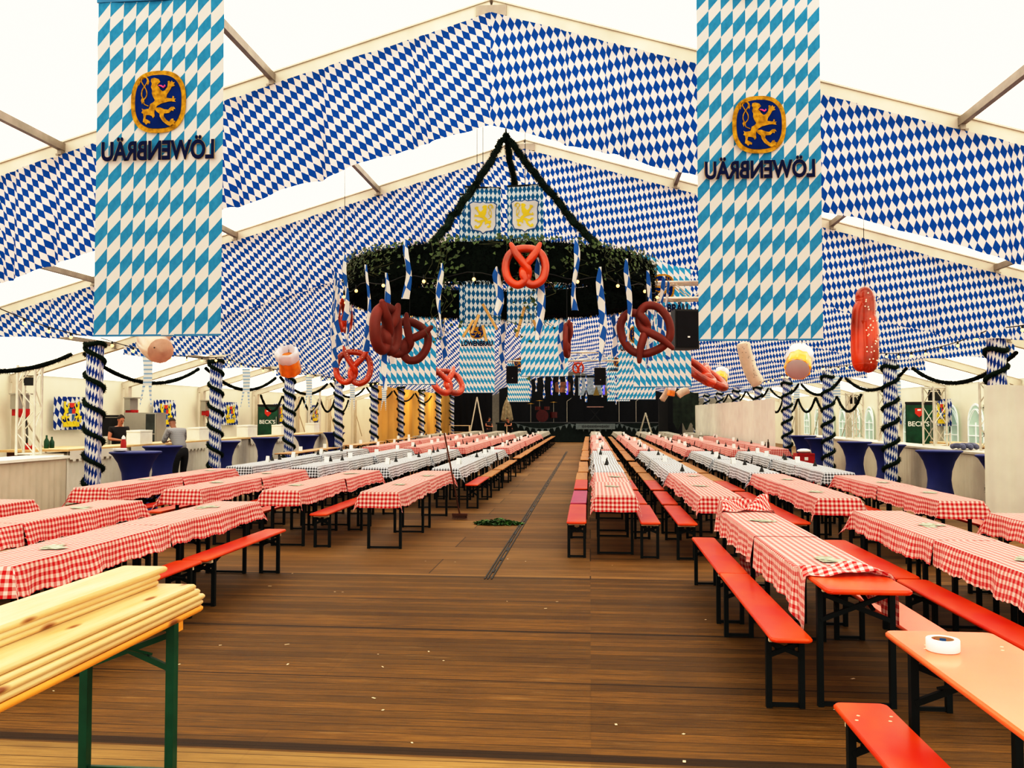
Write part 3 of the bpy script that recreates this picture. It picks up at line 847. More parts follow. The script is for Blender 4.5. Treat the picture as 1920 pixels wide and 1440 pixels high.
# pine boards stacked on the green-legged table ----------------------------
PX, PY = -2.31, 2.38+LEN/2
t = thing('beer_table', 'green-legged pine beer table loaded with stacked boards', 'table', (PX, PY, 0), 0, 'beer tables in long rows')
round_board(LEN, .50, .030, .772, .02).build('tabletop', M['pine_o'], t)
for nm, mb, m in leg_sets(.225, .742, .31, M['green'], .042): mb.build(nm, m, t, smooth=False)
for s in (-1, 1): MB().box((0, s*(LEN/2-.24), .716), (.47, .05, .05)).build('cleat', M['pine_o'], t, smooth=False)
z = .774
bl = [('lower stack, bottom', .47, .012, .0), ('lower stack, second', .465, .02, .01), ('lower stack, third', .47, .0, -.01), ('lower stack, top', .455, -.005, -.035)]
for nm, w, dx, dy in bl:
    z += .0285
    o = round_board(LEN, w, .027, z, .012).build('pine_board', M['pine']); o.location = (PX+dx, PY+dy, 0)
    tag(o, 'wide pale pine board, %s of four on the green-legged table' % nm.split(', ')[1], 'board', 'pine boards stacked on the table')
bl = [('bottom', .235, -.075, -.09), ('middle', .24, -.07, -.085), ('top', .25, -.065, -.03)]
for nm, w, dx, dy in bl:
    z += .0305
    o = round_board(LEN, w, .029, z, .012).build('pine_board', M['pine']); o.location = (PX+dx, PY+dy, 0)
    tag(o, 'narrow pale pine board, %s of the upper three on the green-legged table' % nm, 'board', 'pine boards stacked on the table')
# ================================================================ printed banners
def text_mesh(body, width, height, mat, offset=.012, shear=0, extrude=.0015):
    cu = bpy.data.curves.new('lettering', 'FONT'); cu.body = body; cu.size = 1; cu.align_x = 'CENTER'; cu.extrude = .01; cu.offset = offset; cu.resolution_u = 4
    o = bpy.data.objects.new('lettering', cu); COL.objects.link(o)
    dg = bpy.context.evaluated_depsgraph_get(); me = bpy.data.meshes.new_from_object(o.evaluated_get(dg))
    bpy.data.objects.remove(o)
    xs = [v.co.x for v in me.vertices]; ys = [v.co.y for v in me.vertices]
    x0, x1, y0, y1 = min(xs), max(xs), min(ys), max(ys)
    for v in me.vertices:
        # x across, z up, y = depth
        X = ((v.co.x-x0)/(x1-x0)-.5)*width; Zz = (v.co.y-y0)/(y1-y0)*height
        v.co = (X, -v.co.z*.1, Zz)
    me.materials.clear(); me.materials.append(mat); return me
LION = [(745,300),(780,292),(830,308),(850,340),(828,362),(815,378),(835,400),(850,425),(880,450),(905,440),(935,402),(940,365),(938,335),(960,332),(970,352),(985,330),(1000,352),(1022,350),(1008,372),(1025,390),(985,402),(965,440),(930,492),(925,525),(960,532),(990,535),(1000,505),(1015,515),(1012,535),(1036,540),(1020,555),(1035,575),(1005,572),(980,568),(940,572),(905,580),(860,592),(815,618),(805,635),(850,632),(900,655),(945,662),(980,632),(1015,628),(1034,660),(1012,655),(1010,680),(985,672),(960,700),(900,705),(895,735),(925,775),(960,800),(985,768),(1010,765),(1012,785),(1036,795),(1020,815),(1030,840),(1000,832),(975,850),(940,838),(885,795),(850,740),(845,705),(805,675),(790,650),(785,690),(790,735),(770,755),(755,728),(725,718),(690,715),(682,758),(705,770),(738,790),(735,815),(710,808),(690,828),(672,805),(650,795),(660,740),(652,700),(632,690),(645,665),(635,640),(660,652),(720,645),(735,592),(775,570),(790,548),(765,505),(752,470),(755,430),(740,395),(752,360),(738,330)]
CXE, CYE, SE = 826, 565, 660.0     # centre of the emblem on the trace, trace units per emblem width
def oval(w, h, n=48, e=2.6):
    return [(w/2*abs(cos(a))**(2/e)*(1 if cos(a) > 0 else -1), h/2*abs(sin(a))**(2/e)*(1 if sin(a) > 0 else -1)) for a in (2*pi*i/n for i in range(n))]
def lion_part(parent, w, mat, y0, cz, flip=1, cx=0, stretch=1.0, thick=.003, tails=True, tmat=None):
    "rampant lion, w = emblem width in metres"
    k = w/SE; mb = MB()
    mb.prism([((x-CXE)*k*flip+cx, (CYE-y)*k*stretch+cz) for x, y in LION], lambda x, y, t: (x, y0-t, y), thick)
    if tails:
        tail = smoothpath([(715, 615, 0), (665, 590, 0), (655, 540, 0), (632, 490, 0), (640, 430, 0), (672, 380, 0), (700, 330, 0), (680, 285, 0), (640, 275, 0), (600, 310, 0), (590, 350, 0)], 5)
        tail2 = smoothpath([(660, 540, 0), (690, 500, 0), (690, 440, 0), (650, 370, 0), (625, 320, 0), (645, 285, 0), (690, 290, 0), (712, 340, 0)], 5)
        for tl in (tail, tail2): mb.tube([((p.x-CXE)*k*flip+cx, y0-thick*.6, (CYE-p.y)*k*stretch+cz) for p in tl], 7*k, 5, mi=0)
        for qx, qy in ((600, 335), (705, 335), (640, 550)):
            mb.prism([((qx+dx-CXE)*k*flip+cx, (CYE-qy-dy)*k*stretch+cz) for dx, dy in ((0, 42), (16, 0), (0, -42), (-16, 0))], lambda x, y, t: (x, y0-t, y), thick)
    o = mb.build('lion', mat, parent, smooth=False); return o
M['hem'] = plain('blue hem', (.016, .15, .30), .6)
def make_banner(label, x, y, ztop, zbot, w, mirrored, lod, group='hanging printed banners'):
    r = thing('hanging_banner', label, 'banner', (x, y, 0), 0, group)
    h = ztop-zbot; P_ = .252; rng = random.Random(int(x*100)+int(y*10))
    ph = [rng.uniform(0, 6) for _ in range(4)]
    mb = MB()
    def fn(u, v):
        z = ztop-h*v
        yy = .010*sin(u*7+ph[0]+v*2)*(1-.4*v)+.006*sin(u*26+ph[1])*(1-v*.5)+.004*sin(v*40+u*5)*(1-v)
        return ((u-.5)*w, yy, z), (u*10, z-zbot)
    mb.grid(fn, 40 if lod == 0 else 20, 60 if lod == 0 else 20)
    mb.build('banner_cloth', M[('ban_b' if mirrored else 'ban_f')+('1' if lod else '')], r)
    MB().bar((-w/2-.01, 0, ztop), (w/2+.01, 0, ztop), .02, .03).build('hem_rod', M['hem'], r, smooth=False)
    MB().bar((-w/2, 0, zbot), (w/2, 0, zbot), .012, .016).build('hem_rod', M['hem'], r, smooth=False)
    mb = MB()
    for s in (-1, 1): mb.tube([(s*w*.42, 0, ztop), (s*w*.42, 0, max(ztop+.05, zroof(x)-.1))], .006, 5)
    mb.build('tie', M['wire'], r)
    fl = 1 if mirrored else -1
    sc = w/1.13
    # lettering band
    zt = zbot+1.50*sc
    for m, grow, yy, off in ((M['goldedge'], 1.012, -.022, .044), (M['navyt'], 1.0, -.026, .028)):
        me = text_mesh('LÖWENBRÄU', 1.0*sc*grow, .205*sc*grow, m, off)
        o = bpy.data.objects.new('lettering', me); COL.objects.link(o); o.parent = r
        o.location = (0, yy, zt-.002*(grow > 1)); o.scale = (-1 if mirrored else 1, 1, 1)
    # emblem
    ew, eh = .49*sc, .54*sc; cz = zt+.20*sc+.035*sc+eh/2
    e = MB().prism([(a, b+cz) for a, b in oval(ew, eh)], lambda p, q, t: (p, -.018-t, q), .003).build('emblem', M['gold'], r, smooth=False)
    MB().prism([(a, b+cz) for a, b in oval(ew*.84, eh*.86)], lambda p, q, t: (p, -.022-t, q), .003).build('emblem_field', M['navyp'], e, smooth=False)
    lion_part(e, ew*1.02, M['gold'], -.026, cz, fl)
    k = ew/SE*fl
    MB().tube([((px-CXE)*k, -.03, (CYE-py)*ew/SE+cz) for px, py in ((832, 378), (865, 385), (890, 402), (910, 385), (905, 372))], [.004*sc, .008*sc, .009*sc, .007*sc, .003*sc], 6).build('tongue', M['pinkp'], e)
    return r
make_banner('big light blue banner with mirrored lettering nearest the entrance on the staffed-bar side', -3.66, 7.10, 5.36, 2.46, 1.125, True, 0)
make_banner('big light blue banner with mirrored lettering nearest the entrance on the window side', 1.52, 7.95, 5.6, 2.455, 1.09, True, 0)
make_banner('light blue banner half hidden behind the left part of the hanging wreath', -3.58, 17.0, 5.55, 2.38, 1.13, False, 1)
make_banner('readable light blue banner hanging behind the big wreath, beside the loudspeaker', 1.46, 17.75, 5.5, 2.34, 1.13, False, 1)
make_banner('light blue banner hanging on the ridge line straight behind the wreath', RX, 20.9, 5.7, 2.70, 1.13, True, 1)
make_banner('readable light blue banner with whole lettering, seen left of the ridge behind the wreath', -3.60, 27.8, 5.5, 2.48, 1.13, False, 1)
make_banner('light blue banner partly covered by the one beside the loudspeaker', 1.45, 27.2, 5.5, 2.25, 1.13, True, 1)
make_banner('small far banner below the hung speaker, staffed-bar side of the stage', -3.57, 44.0, 5.5, 2.42, 1.13, False, 1)
make_banner('small far banner at the window side of the stage', 1.44, 44.3, 5.5, 2.45, 1.13, True, 1)

# ================================================================ the big wreath
WX, WY, WR = RX-.03, 10.9, 1.80
ZB, ZT = 3.19, 3.60
w = thing('hanging_wreath', 'huge dark green ring wreath hanging from the roof ridge on garland ropes', 'wreath', (WX, WY, 0))
rng = random.Random(11)
mb = MB()
prof = [(WR-.07, ZB+.02), (WR+.07, ZB), (WR+.10, (ZB+ZT)/2), (WR+.07, ZT), (WR-.07, ZT-.02), (WR-.09, (ZB+ZT)/2), (WR-.07, ZB+.02)]
N_ = 90
for i in range(N_): pass
vs, fs = [], []
for j in range(N_):
    q = 2*pi*j/N_
    for r_, z_ in prof[:-1]: vs.append((r_*cos(q), r_*sin(q), z_+rng.uniform(-.008, .008)))
kk = len(prof)-1
for j in range(N_):
    for i in range(kk): fs.append((j*kk+i, ((j+1) % N_)*kk+i, ((j+1) % N_)*kk+(i+1) % kk, j*kk+(i+1) % kk))
mb.add(vs, fs)
pts = []
for _ in range(22000):
    q = rng.uniform(0, 2*pi); e = rng.random()
    if e < .42: r_, z_, d = WR+.08, rng.uniform(ZB, ZT), (cos(q), sin(q), rng.uniform(-.8, .2))
    elif e < .68: r_, z_, d = WR-.08, rng.uniform(ZB, ZT), (-cos(q), -sin(q), rng.uniform(-.8, .2))
    elif e < .85: r_, z_, d = WR+rng.uniform(-.08, .08), ZT, (cos(q)*.4, sin(q)*.4, .8)
    else: r_, z_, d = WR+rng.uniform(-.08, .08), ZB, (0, 0, -1)
    pts.append(((r_*cos(q), r_*sin(q), z_), d))
mb.blades(pts, .060, .012, rng=rng)
mb.build('wreath_ring', M['garland2'], w)
apex = Vector((.02, -.15, zroof(RX)-.36-0.72))
apex = Vector((0.06, .1, 5.36))
for i, q in enumerate((radians(251), radians(313), radians(80))):
    e = Vector((WR*cos(q), WR*sin(q), ZT))
    path = [apex.lerp(e, t/30)+Vector((rng.gauss(0, .012), rng.gauss(0, .012), -.06*4*(t/30)*(1-t/30))) for t in range(31)]
    garland_mesh(path, .05, 1500, 30+i, .05, .02).build('garland_rope', M['garland'], w)
MB().tube([apex+Vector((0, 0, -.05)), (0.0, .1, zroof(RX)-.1)], .012, 6).build('hoist_wire', M['wire'], w)
# hop vines laid on the ring
def leaf(mb, p, d, s, rngs, mi=0):
    d = Vector(d).normalized(); a = d.orthogonal().normalized(); a.rotate(Matrix.Rotation(rngs.uniform(0, 6.28), 3, d)); b = d.cross(a)
    p = Vector(p)
    mb.add([p, p+a*s*.5+d*s*.1, p+a*s*.35-b*s*.35+d*s*.15, p-b*s*.75, p-a*s*.35-b*s*.35+d*s*.15, p-a*s*.5+d*s*.1], [(0, 1, 2, 3), (0, 3, 4, 5)], None, mi)
def vine(qc, span, nl, drop, seed):
    r2 = random.Random(seed); mb = MB()
    for i in range(nl):
        q = qc+r2.gauss(0, span/2); e = r2.random()
        z_ = ZT+.05-abs(r2.gauss(0, 1))*drop*.5
        p = ((WR+.11+r2.uniform(0, .05))*cos(q), (WR+.11+r2.uniform(0, .05))*sin(q), z_)
        leaf(mb, p, (cos(q), sin(q), r2.uniform(0, .7)), r2.uniform(.025, .06), r2)
    for i in range(max(2, nl//25)):
        q = qc+r2.gauss(0, span/2.5); zz = ZT+.04
        path = []
        for t in range(9):
            path.append(((WR+.13)*cos(q+.02*sin(t*1.7)+.012*t*r2.uniform(-1, 1)), (WR+.13)*sin(q+.02*sin(t*1.7)), zz-drop*1.1*t/8))
        mb.tube(path, .003, 4, mi=1)
    return mb.build('hop_vine', [M['hop'], M['hop2']], w, smooth=False)
for qc, sp, nl, dr, sd in ((radians(207), .45, 190, .28, 1), (radians(228), .35, 130, .30, 2), (radians(258), .10, 110, .95, 3), (radians(284), .16, 130, .85, 4), (radians(-30), .5, 190, .35, 5), (radians(-55), .25, 70, .35, 6), (radians(20), .5, 90, .3, 7), (radians(160), .5, 90, .3, 8), (radians(80), .4, 60, .5, 9), (radians(272), .4, 40, .1, 10)):
    vine(qc, sp, nl, dr, sd)
# string of bulbs below the ring
mb = MB(); mb.tube([((WR+.13)*cos(2*pi*i/80), (WR+.13)*sin(2*pi*i/80), ZB+.05+.03*sin(i*1.3)) for i in range(80)], .006, 5, closed=True)
cb = mb.build('bulb_cable', M['wire'], w)
for i in range(22):
    q = 2*pi*i/22+.1
    MB().ball(((WR+.15)*cos(q), (WR+.15)*sin(q), ZB+.0), .020, 8).lathe([(.010, 0), (.010, .05)], ((WR+.15)*cos(q), (WR+.15)*sin(q), ZB+.02), 6, mi=1).build('bulb', [M['bulb'], M['wire']], cb)
# spiral ribbons
def ribbon(q, r_, ztop, ln, seed, lab):
    r2 = random.Random(seed); mb = MB(); ww = .042
    tw = r2.uniform(-.5, .5); ph = r2.uniform(0, 6)
    def fn(u, v):
        a = q+pi/2+tw+.9*sin(v*3+ph)*v; half = ww*min(1, .25+v*5)
        x = r_*cos(q)+(u-.5)*2*half*cos(a); y = r_*sin(q)+(u-.5)*2*half*sin(a)
        bow = .03*sin(u*pi)
        return (x+bow*cos(q)+.02*sin(v*6+ph), y+bow*sin(q), ztop-ln*v), (u*.16, v*ln)
    mb.grid(fn, 6, 24)
    o = mb.build('hanging_ribbon', M['ribbon']); o.location = (WX, WY, 0)
    return tag(o, lab, 'ribbon', 'spiral ribbons on the wreath')
RB = [(199, 3.5, 1.15), (208, 3.35, .8), (217, 3.6, .75), (231, 3.42, .95), (239, 3.30, 1.25), (247, 3.62, .62), (258, 3.35, .75), (275, 3.3, .5), (287, 3.40, .85), (298, 3.62, .75), (307, 3.35, 1.0), (318, 3.48, .9), (329, 3.40, 1.1), (341, 3.4, .8), (352, 3.4, .95), (20, 3.4, .9), (45, 3.4, .8), (70, 3.35, .9), (95, 3.35, .9), (120, 3.4, .8), (145, 3.4, .9), (172, 3.45, 1.1), (185, 3.4, 1.25)]
for i, (dq, zt, ln) in enumerate(RB):
    ribbon(radians(dq), WR+.25, zt, ln, 200+i, 'blue and white ribbon hanging from the wreath, %s round from its staffed-bar end' % ORD[i+1])

# tall lion flags inside the ring
def lion_flag(x, y, rz, lab, flip):
    r = thing('lion_flag', lab, 'flag', (x, y, 0), rz, 'lozenge lion flags inside the wreath')
    wd, zt, zb = .46, 4.66, 2.93
    mb = MB(); mb.grid(lambda u, v: (((u-.5)*wd, .012*sin(u*6+v*5), zt-(zt-zb)*v), (u*wd, v*(zt-zb))), 14, 40); mb.build('flag_cloth', M['flagloz'], r)
    MB().bar((-wd/2, 0, zt), (wd/2, 0, zt), .015, .02).build('flag_rod', M['wire'], r)
    MB().tube([(0, 0, zt), (0, 0, zroof(x)-.05)], .004, 5).build('flag_cord', M['wire'], r)
    sw, sh = .36, .42; cz = 4.28
    def shield(k): return [(-sw/2*k, sh*.40*k), (-sw*.38*k, sh*.46*k), (-sw*.1*k, sh*.44*k), (.0, sh*.48*k), (sw*.1*k, sh*.44*k), (sw*.38*k, sh*.46*k), (sw/2*k, sh*.40*k), (sw*.46*k, sh*.2*k), (sw*.47*k, -sh*.25*k), (sw*.38*k, -sh*.42*k), (sw*.1*k, -sh*.46*k), (0, -sh*.53*k), (-sw*.1*k, -sh*.46*k), (-sw*.38*k, -sh*.42*k), (-sw*.47*k, -sh*.25*k), (-sw*.46*k, sh*.2*k)]
    e = MB().prism([(a, b+cz) for a, b in shield(1)], lambda p, q, t: (p, -.02-t, q), .003).build('shield', M['bluep'], r, smooth=False)
    MB().prism([(a, b+cz) for a, b in shield(.93)], lambda p, q, t: (p, -.024-t, q), .003).build('shield_field', M['shieldw'], e, smooth=False)
    lion_part(e, sw*1.0, M['yellowp'], -.029, cz, flip, tails=True)
lion_flag(-1.34, 10.9, radians(14), 'lozenge flag with yellow lion on white shield, staffed-bar side of the rope in the wreath', -1)
lion_flag(-.80, 10.85, radians(-5), 'lozenge flag with yellow lion on white shield, window side of the rope in the wreath', 1)
lion_flag(-1.46, 11.25, radians(8), 'lozenge lion flag half covered behind its twin inside the wreath', -1)

# ================================================================ inflatable food
PZ = [(-.36, .52, .10), (-.25, .30, .10), (-.10, .10, .08), (.05, -.08, .03), (.06, -.24, -.04), (.02, -.40, -.02), (.20, -.50, 0), (.42, -.36, 0), (.50, -.05, 0), (.42, .25, 0), (.22, .40, 0), (0, .43, 0), (-.22, .40, 0), (-.42, .25, 0), (-.50, -.05, 0), (-.42, -.36, 0), (-.20, -.50, 0), (-.02, -.40, .02), (-.06, -.24, .04), (-.05, -.08, -.03), (.10, .10, .08), (.25, .30, .10), (.36, .52, .10)]
def pretzel(size, loc, rot, lab, mat='pretzel', salt=False, fat=.105, cord=None, flatk=1.0):
    r = thing('hanging_pretzel', lab, 'pretzel', loc, 0, 'hanging pretzels'); r.rotation_euler = rot; LAST[0] = r
    path = smoothpath([(x*size, -d*size*flatk, z*size) for x, z, d in PZ], 6); k = len(path)
    rad = [size*fat*min(1, .55+.45*min(i, k-1-i)/8) for i in range(k)]
    mb = MB(); mb.tube(path, rad, 12); mb.ball(path[0], rad[0], 8); mb.ball(path[-1], rad[-1], 8)
    mb.build('dough', M[mat], r)
    if salt:
        r2 = random.Random(int(loc[0]*50)); mb = MB()
        for i in range(46):
            j = r2.randrange(4, k-4); p = path[j]; a = r2.uniform(-1.2, 1.2)
            mb.ball(p+Vector((sin(a)*.6, -1, cos(a)*.4+.1)).normalized()*rad[j]*.98, size*.014, 5)
        mb.build('salt_grains', M['salt'], r)
    return r
LAST = [None]
def cordto(loc, ztop, lab):
    o = LAST[0]; im = (Matrix.Translation(o.location) @ o.rotation_euler.to_matrix().to_4x4()).inverted()
    MB().tube([im @ Vector(loc), im @ Vector((loc[0], loc[1], ztop))], .004, 4).build('hanging_cord', M['wire'], o)
p = P(985, 497, 8.86); pretzel(.405, (p.x, p.y+.02, p.z), (radians(-6), 0, radians(4)), 'glossy orange pretzel on the front of the wreath')
p = P(663, 687, 10.6); pretzel(.41, tuple(p), (radians(-8), radians(6), radians(12)), 'orange salted pretzel hanging below the staffed-bar end of the wreath', salt=True, fat=.09)
cordto((p.x, p.y, p.z+.2), ZB-.03, 'cord from the wreath to the orange salted pretzel')
p = P(838, 715, 20); pretzel(.70, tuple(p), (radians(-38), radians(0), radians(35)), 'bent orange salted pretzel hanging between two light blue banners', salt=True, fat=.10)
cordto((p.x, p.y, p.z+.22), zroof(p.x)-.02, 'cord from the roof to the bent salted pretzel')
p = P(1320, 702, 19); pretzel(.92, tuple(p), (radians(-58), radians(14), radians(38)), 'red pretzel seen from its side beyond the loudspeaker banner', fat=.10)
cordto((p.x, p.y, p.z+.25), zroof(p.x)-.02, 'cord from the roof to the red side-on pretzel')
p = P(1212, 622, 9.55); pretzel(.53, tuple(p), (radians(0), radians(158), radians(-8)), 'flat brown pretzel hanging from the window side of the wreath', 'pretzel_b', fat=.085)
cordto((p.x, p.y, p.z+.2), ZB-.03, 'cord from the wreath to the flat brown pretzel')
p = P(768, 636, 10.35); pretzel(.46, tuple(p), (0, radians(25), radians(25)), 'brown pretzel behind another under the staffed-bar part of the wreath', 'pretzel_b', fat=.105)
cordto((p.x, p.y, p.z+.2), ZB-.03, 'cord from the wreath to the rear brown pretzel')
p = P(724, 614, 9.3); pretzel(.48, tuple(p), (0, 0, radians(74)), 'brown pretzel turned edge-on under the staffed-bar part of the wreath', 'pretzel_b', fat=.125)
cordto((p.x, p.y, p.z+.25), ZB-.03, 'cord from the wreath to the edge-on brown pretzel')
p = P(1063, 636, 9.15); pretzel(.34, tuple(p), (0, 0, radians(86)), 'thin brown pretzel edge seen under the window half of the wreath', 'pretzel_b', fat=.08)
cordto((p.x, p.y, p.z+.15), ZB-.03, 'cord from the wreath to the thin brown pretzel')
p = P(1084, 689, 44); pretzel(.52, tuple(p), (0, 0, 0), 'small red pretzel hanging far off in front of the stage', fat=.09)
cordto((p.x, p.y, p.z+.2), zroof(p.x)-.02, 'cord from the roof to the small far pretzel')
p = P(645, 592, 12.2); pretzel(.4, (p.x, p.y, p.z), (0, 0, radians(80)), 'red pretzel edge behind the staffed-bar end of the wreath', fat=.1)
cordto((p.x, p.y, p.z+.2), zroof(p.x)-.05, 'cord from the roof to the red pretzel edge')
# loaf-shaped bread stick with salt
p = P(1622, 618, 9.5); r = LAST[0] = thing('hanging_pretzel', 'tall orange-brown salted pretzel seen edge-on beside the window-side banner', 'pretzel', tuple(p), radians(20), 'hanging pretzels')
mb = MB()
def capsule(pts, rr, k=5):
    q = smoothpath(pts, k); n_ = len(q)
    rad = [rr*(.93+.07*sin(pi*i/(n_-1))) for i in range(n_)]
    mb.tube(q, rad, 20, cap=False); mb.ball(q[0], (rad[0], rad[0], rad[0]*1.15), 20); mb.ball(q[-1], (rad[-1], rad[-1], rad[-1]*1.15), 20)
capsule([(.028, -.01, -.36), (.032, -.02, -.25), (.03, -.02, -.1), (.02, -.02, .08), (.0, 0, .14)], .104, 6)
capsule([(-.04, .03, -.36), (-.05, .03, -.25), (-.045, .03, .0), (-.035, .02, .2), (-.02, .0, .26)], .092, 6)
capsule([(.0, -.01, .10), (.008, -.005, .2), (.01, 0, .3), (.005, 0, .34), (.0, 0, .36)], .104, 6)
mb.build('dough', M['pretzel'], r)
r2 = random.Random(4); mb = MB()
for i in range(44):
    z_ = r2.uniform(-.38, .38); a = r2.uniform(-2.6, -.6); mb.ball((.0+.10*cos(a), -.035+.115*sin(a)-.012, z_), .0085, 5)
mb.build('salt_grains', M['salt'], r)
cordto((p.x, p.y, p.z+.4), zroof(p.x)-.02, 'cord from the roof to the tall edge-on pretzel')
# mugs
def mug(size, loc, rot, lab, body='vinyl_y'):
    r = thing('beer_mug', lab, 'inflatable mug', loc, 0, 'inflatable beer mugs'); r.rotation_euler = rot; LAST[0] = r
    s = size
    MB().lathe([(.30*s, -.42*s), (.33*s, -.38*s), (.31*s, -.1*s), (.30*s, .14*s), (.27*s, .2*s)], n=36, fn=lambda q, z: 1+.035*cos(9*q)).build('mug_body', M[body], r)
    MB().lathe([(.0, -.43*s), (.27*s, -.435*s), (.315*s, -.40*s)], n=24).build('mug_base', M['vinyl_g'], r)
    MB().lathe([(.29*s, .02*s), (.345*s, .10*s), (.35*s, .26*s), (.33*s, .36*s), (.28*s, .40*s), (.23*s, .36*s), (.20*s, .22*s), (.12*s, .14*s), (0, .12*s)], n=36, fn=lambda q, z: 1+(.04*cos(7*q) if z > .05*s else .0)).build('foam', M['vinyl_w'], r)
    return r
p = P(541, 677, 16.5); mug(.62, tuple(p), (radians(38), radians(8), radians(-6)), 'inflatable amber beer mug with open white foam top, by the staffed-bar posts', 'vinyl_o'); cordto((p.x, p.y, p.z+.12), zroof(p.x)-.02, 'cord from the roof to the amber beer mug')
p = P(1498, 677, 14); mug(.62, tuple(p), (radians(-52), radians(26), 0), 'bigger inflatable beer mug showing its grey base, window side'); cordto((p.x+.05, p.y, p.z+.12), zroof(p.x)-.02, 'cord from the roof to the bigger beer mug')
p = P(1352, 706, 24.5); mug(.60, tuple(p), (radians(-50), radians(24), 0), 'smaller far inflatable beer mug beside the red side-on pretzel'); cordto((p.x+.05, p.y, p.z+.12), zroof(p.x)-.02, 'cord from the roof to the smaller beer mug')
# sausages
def sausage(path, r_, lab, mat, dots=True, tip=0.5):
    pts = smoothpath(path, 6); k = len(pts)
    rad = [r_*sqrt(max(.004, 1-(max(0, abs(i/(k-1)-.5)*2-.8)/.2)**2)) for i in range(k)]
    c = pts[k//2].copy(); t = LAST[0] = thing('sausage', lab, 'inflatable sausage', tuple(c), 0, 'inflatable sausages')
    mb = MB(); mb.tube([q-c for q in pts], rad, 14); mb.build('skin', M[mat], t)
    if dots:
        r2 = random.Random(k+int(c.x*10)); mb = MB()
        for i in range(26):
            j = r2.randrange(2, k-2); a = r2.uniform(-2.7, -.5); mb.ball(pts[j]-c+Vector((cos(a), sin(a), r2.uniform(-.2, .2)))*rad[j]*.99, r_*.055, 5)
        mb.build('dots', M['blackdot'], t)
    cordto((c.x, c.y, c.z+.05), zroof(c.x)-.02, 'cord from the roof to the %s' % lab.split(',')[0])
sausage([P(1392, 640, 17), P(1400, 672, 17), P(1410, 700, 17), P(1424, 722, 17)], .135, 'speckled white sausage, hanging below the window-side banner', 'sausage')
p0 = P(283, 640, 13.6); p1 = P(298, 662, 13.0)
sausage([p0+Vector((-.05, .42, .26)), p0+Vector((-.02, .2, .12)), p0, p1+Vector((0, .1, .02))], .215, 'pinkish sausage seen end-on, below the staffed-bar banner', 'sausage_b')
sausage([P(1240, 752, 46), P(1249, 738, 46), P(1256, 724, 46)], .17, 'tan sausage, hanging by the dark pillar near the stage', 'sausage_b', False)
sausage([P(1270, 742, 40), P(1280, 735, 40), P(1292, 730, 40)], .18, 'pale tan sausage, far under the window-side banner', 'sausage', False)
p = P(1259, 733, 40); mug(.55, tuple(p), (0, radians(10), 0), 'far orange inflatable mug between two sausages', 'vinyl_o'); cordto((p.x, p.y, p.z+.12), zroof(p.x)-.02, 'cord from the roof to the far orange mug')
# striped swallow-tail ribbons
def tailribbon(x, y, zt, ln, wd, lab, rz=0):
    mb = MB()
    cut = .42
    def fn(u, v):
        z = -ln*v; m = max(0, (v-(1-cut))/cut); side = -1 if u < .5 else 1
        uu = (u-.5)*wd*(1-.25*m)
        return (uu+.03*sin(v*3)*v, .02*sin(v*5+u*2), z), (u, v*ln)
    nv = 22; nu = 6
    vs, uvs, fs = [], [], []
    for j in range(nv+1):
        v = j/nv; m = max(0, (v-(1-cut))/cut)
        for i in range(nu+1):
            u = i/nu
            if m > 0: u = (.5-(.5-u)*1.0) if False else (u if abs(u-.5) > 0 else u)
            px = (u-.5)*wd
            # gap opens in the middle
            gap = m*wd*.36
            if u < .5: px = -wd/2*(1+.15*m)+(px+wd/2)*(1-m*.85)
            elif u > .5: px = wd/2*(1+.15*m)-(wd/2-px)*(1-m*.85)
            vs.append((px+.02*sin(v*4), .02*sin(v*5+u*2), -ln*v)); uvs.append((u, v*ln))
    for j in range(nv):
        v = j/nv; m = max(0, (v-(1-cut))/cut)
        for i in range(nu):
            if m > .02 and i in (nu//2-1, nu//2): continue
            a = j*(nu+1)+i; fs.append((a, a+1, a+nu+2, a+nu+1))
    mb.add(vs, fs, uvs)
    o = mb.build('hanging_ribbon', M['stripe']); o.location = (x, y, zt); o.rotation_euler = (0, 0, rz)
    tag(o, lab, 'ribbon', 'striped swallow-tail ribbons along the aisles')
for i, y in enumerate((16.6, 21.6, 26.6, 31.6, 36.6)):
    tailribbon(-9.0+.26, y, 2.95, 1.0, .2, 'striped swallow-tail ribbon in the %s bay of the staffed-bar posts' % ORD[i+1])
    tailribbon(7.2, y-.2, 2.92, 1.0, .2, 'striped swallow-tail ribbon in the %s bay of the window-side posts' % ORD[i+1])
# strings of bulbs
def bulbs(a, b, sag, nb, lab):
    a, b = Vector(a), Vector(b); t = thing('hanging_lights', lab, 'string lights', (0, 0, 0), 0, 'strings of bulbs')
    f = lambda s: a.lerp(b, s)+Vector((0, 0, -sag*4*s*(1-s)))
    MB().tube([f(i/24) for i in range(25)], .008, 5).build('cable', M['wire'], t)
    for i in range(nb):
        q = f((i+.5)/nb); MB().ball(q-Vector((0, 0, .07)), .030, 8).lathe([(.016, -.05), (.018, 0)], q, 6, mi=1).build('bulb', [M['bulb'], M['wire']], t)
bulbs((-8.0, 9.6, 3.6), (-8.72, 14.3, 3.15), .12, 6, 'string of bulbs running down to the first post in view, staffed-bar side')
bulbs((7.2, 9.6, 3.5), (6.5, 14.3, 3.15), .12, 6, 'string of bulbs running down to the first post in view, window side')
for i, y in enumerate((14.3, 19.3, 24.3, 29.3)):
    bulbs((-8.36, y, 3.10), (-8.36, y+5, 3.10), .12, 7, 'string of bulbs between staffed-bar posts %s and %s' % (ORD[i+2], ORD[i+3]))
    bulbs((6.2, y, 3.10), (6.2, y+5, 3.10), .12, 7, 'string of bulbs between window-side posts %s and %s' % (ORD[i+2], ORD[i+3]))
